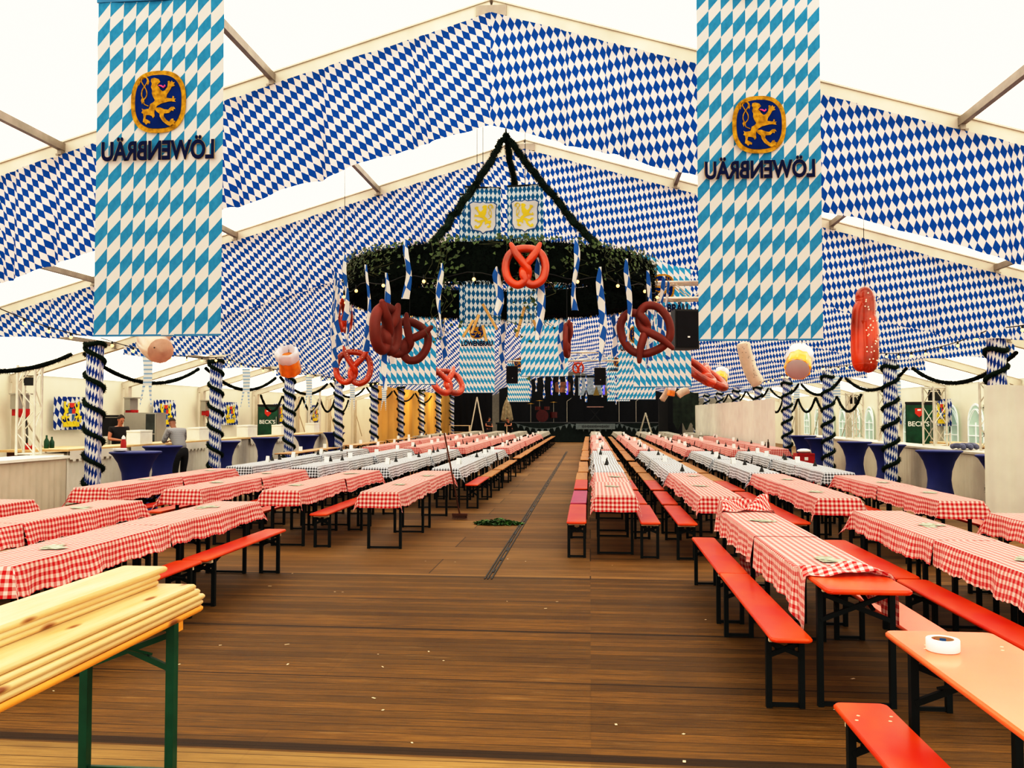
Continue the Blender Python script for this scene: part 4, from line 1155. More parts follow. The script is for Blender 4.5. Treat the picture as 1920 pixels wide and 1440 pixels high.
# wooden sticks in the ring
for i, (x0, y0, x1, y1) in enumerate(((905, 570, 932, 618), (888, 600, 868, 632), (984, 575, 968, 632), (898, 590, 884, 625), (905, 610, 912, 640), (1000, 600, 1008, 622))):
    a, b = P(x0, y0, 9.25), P(x1, y1, 9.25)
    tag(MB().bar(a, b, .042, .025).build('hanging_stick', M['tan'], smooth=False), 'tan wooden stick dangling from the front of the wreath, %s of six' % ORD[i+1], 'stick', 'wooden sticks under the wreath')
# ================================================================ bars, towers, side walls
def pleated(x, ya, yb, z0, z1, mat, name, parent=None, amp=.018, face=1, n=None):
    mb = MB(); n = n or int(abs(yb-ya)*22)
    mb.grid(lambda u, v: ((x+face*amp*(sin(u*abs(yb-ya)*38)+.5*sin(u*abs(yb-ya)*17))*(.4+.6*v), ya+(yb-ya)*u, z1+(z0-z1)*v), (u, v)), n, 4)
    return mb.build(name, mat, parent)
def counter(label, x, ya, yb, z, depth, side, cl, top, valance=False):
    "side: direction in which the counter's body lies (away from the hall)"
    t = thing('bar_counter', label, 'bar counter', (0, 0, 0))
    pleated(x, ya, yb, .015, z-.05, cl, 'front_cloth', t, face=-side)
    MB().box((x+side*depth/2, (ya+yb)/2, z-.02), (depth+.1, abs(yb-ya)+.06, .045)).build('countertop', top, t, smooth=False)
    MB().box((x+side*(depth/2+.03), (ya+yb)/2, (z-.08)/2+.01), (depth-.1, abs(yb-ya)-.05, z-.1)).build('carcass', M['whitebox'], t, smooth=False)
    if valance:
        mb = MB(); k = int(abs(yb-ya)*10)
        for i in range(k):
            if i % 23 > 15: continue
            y = ya+(yb-ya)*(i+.5)/k; l = .24 if i % 2 else .20
            mb.add([(x-side*.06, y-.05, z-.03), (x-side*.06, y+.05, z-.03), (x-side*.065, y+.05, z-l), (x-side*.065, y-.05, z-l)], [(0, 1, 2, 3)])
        mb.build('scalloped_edge', M['whitecl'], t, smooth=False)
    return t
counter('white-fronted serving counter nearest the entrance, staffed-bar side', -8.98, 7.5, 14.35, 1.08, .7, -1, M['beigecl'], M['whitebox'])
counter('long wooden-topped bar with scalloped edging where two men work', -10.25, 16.4, 33.4, 1.10, .6, -1, M['whitecl'], M['counter'], True)
counter('long bar with pale cloth front behind blue high tables, window side', 7.42, 14.75, 31.5, 1.06, .7, 1, M['beigecl'], M['beam'])
# back counter by the windows
t = thing('back_counter', 'low wooden back counter behind the window-side bar', 'counter', (10.2, 22, 0))
MB().box((0, 0, .98), (.7, 9, .05)).build('countertop', M['counter'], t, smooth=False); MB().box((0, 0, .48), (.6, 8.9, .94)).build('cabinet_body', M['bare'], t, smooth=False)
t = thing('back_counter', 'wooden shelf table with bottles against the staffed-side wall', 'counter', (-12.6, 19.4, 0))
MB().box((0, 0, .98), (.7, 2.4, .05)).build('countertop', M['counter'], t, smooth=False)
for q in (-1, 1): MB().box((0, q*1.05, .475), (.5, .06, .95)).build('side_panel', M['brown'], t, smooth=False)

# spandex high tables
def high_table(i, x, y, lab, sc=1.0):
    t = thing('high_table', lab, 'high table', (x, y, 0), random.uniform(0, 1), 'blue covered high tables')
    R = .41*sc
    prof = [(R*.9, .006), (R*.86, .03), (R*.66, .22), (R*.535, .42), (R*.50, .55), (R*.54, .72), (R*.68, .9), (R*.88, 1.04), (R, 1.085)]
    MB().lathe(prof, n=32, fn=lambda q, z: 1+.10*cos(4*q)*max(0, 1-z/.35)).build('stretch_cover', M['navy'], t)
    MB().lathe([(R, 1.075), (R+.004, 1.085), (R+.003, 1.10), (R-.01, 1.106), (0, 1.108)], n=32).build('top_cover', M['navy'], t)
    return t
for i, (x, y) in enumerate(((-8.35, 15.5), (-9.28, 18.35), (-9.35, 21.7), (-9.62, 25.3), (-9.25, 28.0), (-9.7, 32.6))):
    high_table(i, x, y, 'blue stretch-covered high table, %s from the entrance along the staffed bar' % ORD[i+1], 1.1 if i == 0 else 1)
for i, (x, y) in enumerate(((6.7, 15.45), (6.62, 17.35), (6.75, 20.7), (6.62, 22.7), (6.6, 26.0), (6.85, 29.0))):
    high_table(i, x+(.22 if i == 0 else 0), y, 'blue stretch-covered high table, %s from the entrance along the window-side bar' % ORD[i+1])

# truss towers
def tower(x, y, z0, z1, w, lab, rz=.35):
    t = thing('truss_tower', lab, 'truss tower', (x, y, z0), rz, 'aluminium truss towers')
    h = z1-z0
    for a in (-1, 1):
        for b in (-1, 1): MB().tube([(a*w/2, b*w/2, 0), (a*w/2, b*w/2, h)], .024, 8).build('chord', M['alu'], t)
    mb = MB(); k = max(3, int(h/w/1.15))
    for i in range(k):
        za, zb = h*i/k+.03, h*(i+1)/k-.0
        for s in (-1, 1):
            f = 1 if (i % 2) else -1
            mb.tube([(-w/2*f, s*w/2, za), (w/2*f, s*w/2, zb)], .010, 5); mb.tube([(s*w/2, -w/2*f, za), (s*w/2, w/2*f, zb)], .010, 5)
    for zz in (.02, h-.03):
        for s in (-1, 1): mb.tube([(-w/2, s*w/2, zz), (w/2, s*w/2, zz)], .012, 5); mb.tube([(s*w/2, -w/2, zz), (s*w/2, w/2, zz)], .012, 5)
    mb.build('lattice', M['alu'], t)
    return t
FL = [1]
def floodlight(x, y, z, lab):
    t = thing('hanging_floodlight', lab, 'floodlight', (x, y, z), .3, 'dark floodlights in the truss towers'); t.scale = (FL[0],)*3
    MB().box((0, 0, 0), (.22, .14, .20)).box((0, -.075, 0), (.18, .02, .16)).build('lamp_housing', M['black_p'], t, smooth=False)
    MB().bar((-.13, 0, -.04), (-.13, 0, .14), .02, .02).bar((.13, 0, -.04), (.13, 0, .14), .02, .02).bar((-.13, 0, .14), (.13, 0, .14), .02, .02).build('bracket', M['black_p'], t, smooth=False)
for i, (x, y) in enumerate(((7.75, 17.6), (7.78, 20.6), (7.75, 23.6), (7.75, 26.5))):
    tower(x, y, 1.085, 2.42, .34, 'aluminium truss tower on the window-side bar, %s from the entrance' % ORD[i+1])
    floodlight(x, y, 2.2, 'dark floodlight inside the %s truss tower of the window-side bar' % ORD[i+1])
tower(-9.5, 14.1, 1.105, 2.62, .28, 'aluminium truss tower on the white-fronted counter nearest the entrance', .2)
FL[0] = .68
floodlight(-9.5, 14.1, 2.35, 'dark floodlight inside the truss tower of the staffed side')
tower(-10.6, 33.0, 1.125, 2.7, .4, 'aluminium truss tower at the far end of the staffed bar', .2)

# white partition curtains
def curtain(x, ya, yb, h, lab, mat, n=None, amp=.05):
    mb = MB(); n = n or int(abs(yb-ya)*14); L_ = abs(yb-ya)
    mb.grid(lambda u, v: ((x+amp*(sin(u*L_*5.2)+.45*sin(u*L_*11.3+1)+.2*sin(u*L_*27))*(.5+.5*v), ya+(yb-ya)*u, h-(h-.02)*v+.012*sin(u*L_*9)*(1-v)), (u, v)), n, 5)
    o = mb.build('curtain', mat); return tag(o, lab, 'curtain', 'cloth partitions')
mb = MB()
mb.grid(lambda u, v: ((6.13+5.0*u, 14.25+.06*(sin(u*34)+.5*sin(u*71+1)+.25*sin(u*150))*(.6+.4*v), 2.24-2.2*v+.015*sin(u*30)*(1-v)), (u, v)), 260, 5)
tag(mb.build('curtain', M['whitecl']), 'white cloth partition hung across the aisle in front of the first window-side post', 'curtain', 'cloth partitions')
curtain(6.12, 29.75, 52, 2.32, 'long cream cloth partition along the far window-side rows', M['whitecl'], 160, .04)
curtain(-9.25, 37.6, 62, 3.05, 'ochre lit curtain along the far end of the staffed-bar side', M['ochrecl'], 170, .06)

# wall flags with the lozenge coat of arms
def arms_flag(x, y, zc, face, lab, L_=1.45, h=.86):
    rz = -pi/2*face if False else (pi/2 if face > 0 else -pi/2)
    t = thing('wall_flag', lab, 'flag', (x, y, 0), rz, 'lozenge flags with a golden coat of arms')
    # local: x along the wall, -y toward the hall
    MB().grid(lambda u, v: (((u-.5)*L_, .012*sin(u*9+v*3), zc+h/2-h*v), (u*L_*.55, v*h*.75)), 18, 8).build('flag_cloth', M['post'], t)
    e = MB().prism([(-.36, zc-.35), (.36, zc-.35), (.36, zc-.24), (.1, zc-.20), (-.1, zc-.20), (-.36, zc-.24)], lambda p, q, s: (p, -.022-s, q), .003).build('arms_ground', M['yellowp'], t, smooth=False)
    sh = [(-.15, .14), (.15, .14), (.15, -.08), (.09, -.17), (0, -.21), (-.09, -.17), (-.15, -.08)]
    MB().prism([(a, b+zc-.02) for a, b in sh], lambda p, q, s: (p, -.028-s, q), .003).build('shield', M['shieldw'], e, smooth=False)
    MB().prism([(0, zc+.12), (.15, zc+.12), (.15, zc-.01), (0, zc-.01)], lambda p, q, s: (p, -.033-s, q), .002).prism([(-.12, zc+.27), (.12, zc+.27), (.08, zc+.15), (-.08, zc+.15)], lambda p, q, s: (p, -.033-s, q), .002).build('red_field', M['redpr'], e, smooth=False)
    MB().prism([(-.15, zc+.12), (0, zc+.12), (0, zc-.01), (-.15, zc-.01)], lambda p, q, s: (p, -.033-s, q), .002).prism([(0, zc-.03), (.14, zc-.03), (.08, zc-.17), (0, zc-.21)], lambda p, q, s: (p, -.033-s, q), .002).build('blue_field', M['bluep'], e, smooth=False)
    for f in (-1, 1): lion_part(e, .62, M['yellowp'], -.03, zc+.02, -f, f*.27, 1.15, tails=False)
for i, y in enumerate((21.8, 26.9, 32.0, 37.2, 42.2)):
    arms_flag(XL+.12, y, 1.82, 1, 'blue and white wall flag with golden arms, %s along the staffed-bar wall' % ORD[i+1])
for i, y in enumerate((19.9, 29.2, 33.6)):
    arms_flag(XR-.22, y, 1.85, -1, 'blue and white wall flag with golden arms, %s along the window wall' % ORD[i+1])
# sockets on the uprights
def powerbox(x, y, s, lab):
    t = thing('power_box', lab, 'power distribution box', (x, y, 0), 0, 'power boxes on the wall uprights')
    MB().box((0, 0, 2.08), (.18, .44, .34)).box((s*.06, 0, 2.27), (.3, .54, .03)).build('wall_box', M['steel'], t, smooth=False)
    MB().box((s*.03, 0, 1.84), (.2, .36, .16)).lathe([(.05, 0), (.06, .16)], (s*.1, -.1, 1.72), 10).lathe([(.05, 0), (.06, .16)], (s*.1, .1, 1.72), 10).build('red_socket', M['redp'], t, smooth=False)
    mb = MB(); r2 = random.Random(int(y))
    for k in range(4):
        y0 = r2.uniform(-.15, .15); mb.tube(smoothpath([(s*.1, y0, 1.74), (s*.12, y0*1.5, 1.3), (s*.05, y0*.6+.1, .8), (s*.0, y0*1.5-.2, .05)], 5), .012, 5)
    mb.build('cable', M['wire'], t)
for i, y in enumerate((19.6, 24.6, 29.6)):
    powerbox(XL+.32, y-.15, 1, 'grey power box with red sockets on the %s wall upright in view, staffed side' % ORD[i+1])
powerbox(XR-.42, 24.4, -1, 'grey power box with red sockets between the arched windows')
# arched windows on the window wall
wn = 0
for y in (21.4, 23.2, 25.6, 27.2, 29.0, 30.9, 32.7, 35, 37.2, 39.0, 41, 43, 45.4, 47.6):
    wn += 1; x = XR-.02; w2, zb, zs = .52, .75, 1.55
    arch = [(-w2, zb), (w2, zb), (w2, zs)]+[(w2*cos(pi*i/12), zs+.55*sin(pi*i/12)) for i in range(1, 12)]+[(-w2, zs)]
    mb = MB(); mb.prism(arch, lambda p, q, s: (x-s, y+p, q), .02)
    o = mb.build('window_%d' % wn, M['pane'], smooth=False); tag(o, 'pale green arched window, %s along the window wall from the entrance' % ORD[wn], 'window', kind='structure')
    mb = MB()
    for p in (-w2, 0, w2): mb.bar((x-.035, y+p, zb), (x-.035, y+p, zs), .03, .03)
    for q in (zb, 1.15, zs-.1): mb.bar((x-.035, y-w2, q), (x-.035, y+w2, q), .03, .03)
    pts = [(x-.035, y+w2*cos(pi*i/12), zs+.55*sin(pi*i/12)) for i in range(13)]; mb.tube(pts, .018, 5)
    for s in (-1, 1): mb.tube([(x-.035, y+s*w2*cos(pi*i/16), zs-.1+(.62*sin(pi*i/16))) for i in range(4, 9)], .014, 5); mb.tube([(x-.035, y+s*(w2-w2*2*i/8), zs-.1+.5*sin(pi*i/8*.9)) for i in range(9)], .014, 5)
    f = mb.build('window_frame', M['muntin'], None); f.parent = o
# drinks fridges
def fridge(x, y, face, lab):
    t = thing('drinks_fridge', lab, 'fridge', (x, y, 0), 0 if face is None else face, 'tall green drinks fridges')
    MB().box((0, .02, 1.08), (.78, .62, 2.1)).box((0, .02, 2.15), (.8, .64, .06)).build('fridge_body', M['black_p'], t, smooth=False)
    d = MB().box((0, -.31, 1.1), (.74, .04, 1.96)).build('fridge_door', M['fridge'], t, smooth=False)
    MB().box((.32, -.345, 1.1), (.03, .03, 1.2)).build('handle', M['steel'], d, smooth=False)
    me = text_mesh("BECK'S", .60, .16, M['white'], .02); o = bpy.data.objects.new('lettering', me); COL.objects.link(o); o.parent = d; o.location = (-.02, -.335, 1.42)
    MB().prism([(-.12, 1.98), (.12, 1.98), (.12, 1.82), (.0, 1.70), (-.12, 1.82)], lambda p, q, s: (p, -.333-s, q), .003).build('emblem', M['redpr'], d, smooth=False)
    MB().prism([(-.05, 1.95), (.05, 1.95), (.05, 1.90), (-.05, 1.90)], lambda p, q, s: (p, -.338-s, q), .002).build('emblem_mark', M['white'], d, smooth=False)
    mb = MB()
    r2 = random.Random(2)
    for k in range(7): mb.tube([(-.25+.07*k, -.334, .3+.05*sin(k)), (-.2+.06*k, -.336, .6), (-.12+.07*k, -.334, .8+.1*sin(k*2))], .006, 4)
    mb.build('leaf_print', M['hop'], d)
p = P(504, 790, 34.6); fridge(p.x, p.y, .25, 'green drinks fridge with white lettering behind the staffed bar')
p = P(1724, 795, 27.4); fridge(p.x, p.y, -.35, 'green drinks fridge with white lettering behind the window-side bar')
# steel fridge behind the staffed bar
p = P(272, 800, 24.6); t = thing('steel_fridge', 'stainless steel fridge with glass door behind the men', 'fridge', (p.x, p.y, 0), .1)
MB().box((0, 0, .93), (.9, .7, 1.82)).build('fridge_body', M['steel'], t, smooth=False)
d = MB().box((.30, -.37, .95), (.30, .04, 1.7)).build('fridge_door', M['glass'], t, smooth=False)
MB().box((.165, -.385, .95), (.025, .03, 1.7)).box((.44, -.385, .95), (.025, .03, 1.7)).box((.30, -.385, 1.25), (.28, .03, .03)).build('door_frame', M['steel'], d, smooth=False)
p = P(198, 795, 24.2); t = thing('coffee_machine', 'dark appliance on a stand beside the man in black', 'machine', (p.x, p.y, 0))
MB().box((0, 0, 1.45), (.5, .45, .5)).box((0, 0, 1.74), (.54, .49, .06)).build('machine_body', M['black_p'], t, smooth=False)
MB().box((0, -.05, 1.17), (.56, .5, .05)).build('tray', M['white'], t, smooth=False)
for q in (-1, 1):
    for s in (-1, 1): MB().box((q*.22, s*.2, .58), (.05, .05, 1.14)).build('leg', M['steel'], t, smooth=False)

# white foam boxes on the staffed bar
def foam(x, y, rz, s, lab):
    t = thing('foam_box', lab, 'box', (x, y, 1.105), rz, 'white boxes on the staffed bar'); sx, sy, sz = s
    MB().box((0, 0, sz*.42), (sx, sy, sz*.84)).build('box_body', M['whitebox'], t, smooth=False)
    MB().box((0, 0, sz*.93), (sx*1.02, sy*1.02, sz*.14)).build('lid', M['whitebox'], t, smooth=False)
for i, (y, s) in enumerate(((19.5, (.32, .62, .32)), (22.7, (.34, .8, .34)), (25.9, (.34, .85, .36)), (28.8, (.34, .7, .34)), (32.2, (.34, .75, .36)))):
    foam(-10.42, y, .05*(-1)**i, s, 'white foam box on the staffed bar, %s from the entrance' % ORD[i+1])
t = thing('ketchup_bottle', 'red squeeze bottle with pale cap on the near end of the staffed bar', 'bottle', (-10.22, 16.9, 1.105))
t.location = (-8.62, 15.55, 1.112)
MB().lathe([(.045, 0), (.05, .02), (.05, .16), (.03, .21), (.03, .22)], n=16).build('bottle_body', M['redp'], t); MB().lathe([(.034, .22), (.034, .25), (.01, .29), (.0, .29)], n=12).build('cap', M['white'], t)
t = thing('plate_stack', 'pile of white plates on the first blue high table, staffed-bar side', 'plates', (-8.55, 15.3, 1.112))
MB().lathe([(.06, 0), (.12, .02), (.125, .06), (.12, .06), (.0, .05)], n=20).build('plate', M['white'], t)
# bottles on the shelf table
for i, (dy, c, hh) in enumerate(((-.9, 'redp', .14), (-.7, 'redp', .12), (-.2, 'fridge', .3), (0, 'fridge', .26))):
    tag(MB().lathe([(.05, 0), (.055, .02), (.055, hh*.55), (.02, hh*.78), (.02, hh), (0, hh)], n=12).build('bottle', M[c], None, loc=(-12.5, 19.4+dy, 1.008)), '%s on the wooden shelf table, %s from the entrance' % ('small red bottle' if c == 'redp' else 'green bottle', ORD[i+1]), 'bottle', 'bottles on the shelf table')
t = thing('sink_box', 'small steel container standing behind the nearest counter', 'container', (-10.25, 12.2, 0))
MB().box((0, 0, .62), (.4, .5, 1.2)).build('container_body', M['steel'], t, smooth=False); MB().lathe([(.02, 0), (.02, .14), (.0, .14)], (0, .1, 1.22), 8).build('tap', M['black_p'], t)
# folded umbrellas / cloth on the window-side bar
for i, (y, l) in enumerate(((18.75, .62), (18.85, .7), (18.95, .6))):
    mb = MB(); mb.tube(smoothpath([(0, -l/2, .03), (.03, -l/4, .06), (-.02, 0, .065), (.03, l/4, .06), (0, l/2, .03)], 4), [.015]+[.055]*15+[.015], 8)
    tag(mb.build('folded_cloth', plain('grey blue cloth', (.13, .14, .22), .8, vary=.4), None, loc=(7.52+.17*i, y, 1.085)), 'rolled grey-blue cloth on the window-side bar, %s from the entrance' % ORD[i+1], 'cloth', 'rolled cloths on the window-side bar')
# taps
for i, y in enumerate((16.6, 17.0, 19.95)):
    t = thing('beer_tap', 'slim beer tap with dark handle on the window-side bar, %s from the entrance' % ORD[i+1], 'tap', (7.85, y, 1.085), 0, 'beer taps')
    MB().lathe([(.035, 0), (.03, .02), (.02, .03), (.02, .3), (0, .3)], n=10).tube([(0, 0, .26), (-.1, 0, .27), (-.12, 0, .22)], .012, 6).build('tap_column', M['alu'], t)
    MB().lathe([(.01, .3), (.016, .36), (.012, .44), (0, .44)], n=8).build('handle', M['black_p'], t)
# red beer crates and bottle on the curtain side
def crate(x, y, z, rz, lab):
    t = thing('beer_crate', lab, 'crate', (x, y, z), rz, 'red beer crates')
    mb = MB(); w_, d_, h_ = .42, .32, .28
    for s in (-1, 1): mb.box((0, s*d_/2, h_/2), (w_, .014, h_)).box((s*w_/2, 0, h_/2), (.014, d_, h_))
    mb.box((0, 0, .012), (w_, d_, .02)).bar((-w_/2, -d_/2-.01, h_-.02), (w_/2, -d_/2-.01, h_-.02), .016, .04).bar((-w_/2, -d_/2-.01, .02), (w_/2, -d_/2-.01, .02), .016, .04)
    mb.build('crate_body', M['redp'], t, smooth=False)
    MB().box((0, -d_/2-.012, .15), (.09, .006, .08)).build('white_mark', M['white'], t, smooth=False)
    return t
p = P(1498, 848, 21.8); bx, by = p.x+.12, p.y
t = thing('side_table', 'low wooden bench end carrying the red beer crates', 'table', (bx, by, 0))
MB().box((0, 0, .52), (.62, .5, .04)).build('tabletop', M['bare'], t, smooth=False)
for q in (-1, 1):
    for s in (-1, 1): MB().box((q*.26, s*.2, .25), (.04, .04, .5)).build('leg', M['metal'], t, smooth=False)
crate(bx, by, .545, .1, 'red beer crate with white mark on top of another, beside the high tables'); 
o = crate(bx+.1, by-.75, .01, .1, 'red beer crate standing on the floor in front of the raised one')
mb = MB(); mb.ball((0, 0, .05), (.17, .12, .06), 12); tag(mb.build('paper_heap', M['white'], None, loc=(bx, by, .83)), 'crumpled white paper lying on the raised red crate', 'paper')
tag(MB().lathe([(.032, 0), (.035, .01), (.035, .15), (.014, .2), (.013, .26), (0, .26)], n=12).build('beer_bottle', M['bottle'], None, loc=(5.35, 27.0, .78)), 'brown beer bottle standing on the red cloth by the cream partition', 'bottle')

# ================================================================ loudspeakers and cross trusses
def speaker(x, y, z, w_, h_, rz, lab, cordz):
    t = thing('hanging_speaker', lab, 'loudspeaker', (x, y, z), rz, 'black hung loudspeakers')
    d_ = w_*.9
    poly = [(-w_/2, -d_/2), (w_/2, -d_/2), (w_*.36, d_/2), (-w_*.36, d_/2)]
    mb = MB(); n = 4
    mb.prism(poly, lambda a, b, s: (a, b, -h_/2+s), h_); mb.build('cabinet', M['black_p'], t, smooth=False)
    g = MB(); g.box((0, -d_/2-.012, 0), (w_*.86, .02, h_*.9)); g.build('grille', M['blackcl'], t, smooth=False)
    MB().box((.02, -d_/2-.026, -h_*.2), (.04, .006, .025)).build('badge', M['white'], t, smooth=False)
    mb = MB(); mb.tube([(0, 0, h_/2), (0, 0, cordz-z)], .015, 6).bar((-w_*.4, 0, h_/2+.01), (w_*.4, 0, h_/2+.01), .03, .02); mb.build('bracket', M['black_p'], t)
p = P(1281, 619, 14.7); speaker(p.x, p.y, p.z, .42, .66, radians(14), 'big black loudspeaker hung beside the wreath on the window side', 3.62)
p = P(961, 703, 42); speaker(p.x, p.y, p.z, .55, .82, 0, 'far black loudspeaker hung before the stage, staffed-bar side', 4.45)
p = P(1125, 706, 42); speaker(p.x, p.y, p.z, .55, .82, 0, 'far black loudspeaker hung before the stage, window side', 4.45)
def cross_truss(xa, xb, y, z, h_, lab):
    t = thing('hanging_truss', lab, 'lighting truss', (0, y, z), 0, 'cross trusses under the roof')
    for a in (-1, 1):
        for b in (-1, 1): MB().tube([(xa, a*h_/2, b*h_/2), (xb, a*h_/2, b*h_/2)], .026, 8).build('chord', M['alu'], t)
    mb = MB(); k = int((xb-xa)/h_)
    for i in range(k):
        x0, x1 = xa+(xb-xa)*i/k, xa+(xb-xa)*(i+1)/k; f = 1 if i % 2 else -1
        for s in (-1, 1): mb.tube([(x0, s*h_/2, -h_/2*f), (x1, s*h_/2, h_/2*f)], .011, 5); mb.tube([(x0, -h_/2*f, s*h_/2), (x1, h_/2*f, s*h_/2)], .011, 5)
    mb.build('lattice', M['alu'], t)
    MB().tube([(xa+.2, 0, h_/2), (xa+.2, 0, zroof(xa+.2)-z-.02)], .008, 5).tube([(xb-.2, 0, h_/2), (xb-.2, 0, zroof(xb-.2)-z-.02)], .008, 5).build('hoist_wire', M['wire'], t)
cross_truss(.75, 2.35, 14.85, 3.86, .27, 'short aluminium truss above the big loudspeaker beside the wreath')
cross_truss(-5.2, 3.4, 42.9, 4.62, .40, 'wide aluminium truss in front of the stage')
# greenery on the far truss and its ribbons
rr = random.Random(6)
for i in range(14):
    x = -3.0+i*.36+rr.uniform(-.08, .08)
    mb = MB(); ln = rr.uniform(.9, 1.5)
    mb.grid(lambda u, v: (((u-.5)*.12*cos(v*5+i), (u-.5)*.12*sin(v*5+i), -ln*v), (u*.12, v*ln)), 2, 12)
    tag(mb.build('hanging_ribbon', M['ribbon'], None, loc=(x, 43.8, 4.1-rr.uniform(0, .4))), 'far striped ribbon before the stage, %s from the staffed-bar side' % ORD[i+1], 'ribbon', 'ribbons hanging before the stage')

# ================================================================ the stage
t = thing('stage', 'dark stage platform with green-black skirt at the far end', 'stage', (-.6, 0, 0))
MB().box((0, 60.0, 1.2), (11.0, 6.8, .1)).build('platform', M['blackcl'], t, smooth=False)
mb = MB(); mb.grid(lambda u, v: ((-5.4+10.8*u, 56.5+.03*sin(u*90), 1.2-1.19*v), (u, v)), 160, 3); mb.build('stage_skirt', M['stage'], t)
MB().box((0, 60.0, .58), (10.6, 6.6, 1.14)).build('stage_frame', M['blackcl'], t, smooth=False)
mb = MB(); mb.grid(lambda u, v: ((-6.6+13.2*u, 63.6+.08*sin(u*70), 4.6-4.58*v), (u, v)), 150, 4)
tag(mb.build('stage_curtain', M['blackcl']), 'black backdrop curtain behind the stage', 'curtain')
mb = MB(); mb.grid(lambda u, v: ((-9.0+2.7*u, 56.3+.05*sin(u*40), 4.3-4.28*v), (u, v)), 60, 4)
tag(mb.build('stage_curtain', M['blackcl']), 'black side curtain at the staffed-bar side of the stage', 'curtain')
mb = MB(); mb.grid(lambda u, v: ((4.9+1.5*u, 52.5+.03*sin(u*30), 3.5-(2.2+.45*sin(u*9)**2)*v), (u, v)), 30, 4)
tag(mb.build('stage_curtain', plain('painted dark green cloth', (.02, .032, .022), .85, vary=.6, scale=2)), 'dark painted cloth hanging beside the stage, window side', 'curtain')
tag(MB().box((4.45, 54, 1.35), (.54, .5, 2.68)).box((4.45, 54, 2.72), (.58, .54, .06)).box((4.45, 54, .04), (.6, .58, .08)).build('speaker_tower', M['black_p'], None, smooth=False), 'tall black loudspeaker tower on the floor by the stage, window side', 'speaker tower')
# bunting
for k, (xa, xb, zz) in enumerate(((-4.8, -1.3, 1.22), (-1.3, 1.9, 1.22), (1.9, 4.6, 1.22))):
    t = thing('bunting', 'grey pennant bunting across the stage skirt, %s string' % ORD[k+1], 'bunting', (0, 56.28, 0), 0, 'bunting on the stage skirt')
    f = lambda s: (xa+(xb-xa)*s, 0, zz-.35*4*s*(1-s))
    MB().tube([f(i/12) for i in range(13)], .01, 4).build('hanging_cord', M['pennant'], t)
    for i in range(9):
        q = f((i+.5)/9); MB().add([(q[0]-.11, 0, q[2]), (q[0]+.11, 0, q[2]), (q[0], -.01, q[2]-.26)], [(0, 1, 2)]).build('pennant', M['pennant'], t, smooth=False)
t = thing('hanging_sign', 'long pale notice strip on the front of the stage', 'sign', (.35, 56.2, 0))
MB().box((0, 0, 1.02), (2.5, .03, .36)).build('sign_board', M['pennant'], t, smooth=False)
mb = MB(); r2 = random.Random(8)
for i in range(26): mb.box((-.85+1.7*i/25, -.018, 1.02), (.035, .006, .10+.08*r2.random()))
mb.build('print_marks', M['black_p'], t, smooth=False)
# drum kit
t = thing('drum_kit', 'red drum kit on the stage', 'drum kit', (-3.2, 59.2, 1.255))
mat_ = plain('dark red drum shell', (.09, .008, .008), .3, vary=.2)
MB().lathe([(.42, -.3), (.42, .3)], (0, 0, .44), 24, mat=Matrix.Rotation(pi/2, 3, 'X')).build('bass_drum', mat_, t)
for dx, zz in ((-.3, .95), (.3, .95)): MB().lathe([(.2, -.12), (.2, .12)], (dx, -.05, zz), 18).build('tom_drum', mat_, t)
MB().lathe([(.26, 0), (.26, .4)], (.75, .2, .3), 18).build('floor_tom', mat_, t)
for dx, zz in ((-.8, 1.25), (.75, 1.35), (-.2, 1.45)):
    MB().lathe([(.28, 0), (.05, .03), (0, .05)], (dx, .1, zz), 20).build('cymbal', M['gold'], t); MB().tube([(dx, .1, 0), (dx, .1, zz)], .015, 6).build('cymbal_stand', M['alu'], t)
t = thing('keyboard', 'keyboard with pinkish keys on a stand in the middle of the stage', 'keyboard', (.35, 58.8, 1.29))
MB().box((0, 0, 1.0), (1.2, .4, .1)).build('keyboard_body', M['black_p'], t, smooth=False); MB().box((0, -.21, 1.0), (1.1, .01, .06)).build('keys', plain('pinkish keys', (.45, .25, .22), .5), t, smooth=False)  # keys carry a pinkish base colour
MB().bar((-.4, 0, 0), (.4, 0, .96), .05, .05).bar((.4, 0, 0), (-.4, 0, .96), .05, .05).build('stand', M['black_p'], t, smooth=False)
for i, x in enumerate((-1.5, 1.9, 3.0)):
    t = thing('microphone_stand', 'thin microphone stand on the stage, %s from the staffed-bar side' % ORD[i+1], 'microphone stand', (x, 57.6, 1.255), 0, 'microphone stands')
    MB().tube([(0, 0, 0), (0, 0, 1.4)], .015, 6).tube([(0, 0, 1.4), (.3, -.2, 1.6)], .012, 6).build('stand_pole', M['alu'], t); MB().lathe([(.18, 0), (.16, .02), (.02, .04)], n=12).build('base', M['black_p'], t); MB().ball((.3, -.2, 1.62), .04, 8).build('microphone', M['black_p'], t)
for i, x in enumerate((-2.6, -1.55, .95, 2.4)):
    t = thing('hanging_light_bar', 'blue glowing stage light tube, %s from the staffed-bar side' % ORD[i+1], 'stage light', (x, 60, 3.6), 0, 'blue stage lights')
    MB().tube([(0, 0, -.45), (0, 0, .45)], .06, 8).build('tube', M['led'], t); MB().box((0, .1, 0), (.1, .1, 1.0)).build('bracket', M['black_p'], t, smooth=False)
for i, (x, c) in enumerate(((-1.9, 'brown'), (2.75, 'brown'))):
    mb = MB(); mb.prism(oval(1.1, .75, 16, 6), lambda a, b, s: (a, s, b), .03); o = mb.build('hanging_picture', plain('brownish picture', (.30, .13, .07), .7, vary=.7, scale=3), None, smooth=False, loc=(x, 61.5, 3.7)); tag(o, 'brownish picture panel above the stage, %s' % ('staffed-bar side' if i == 0 else 'window side'), 'picture', 'picture panels above the stage')
mb = MB()
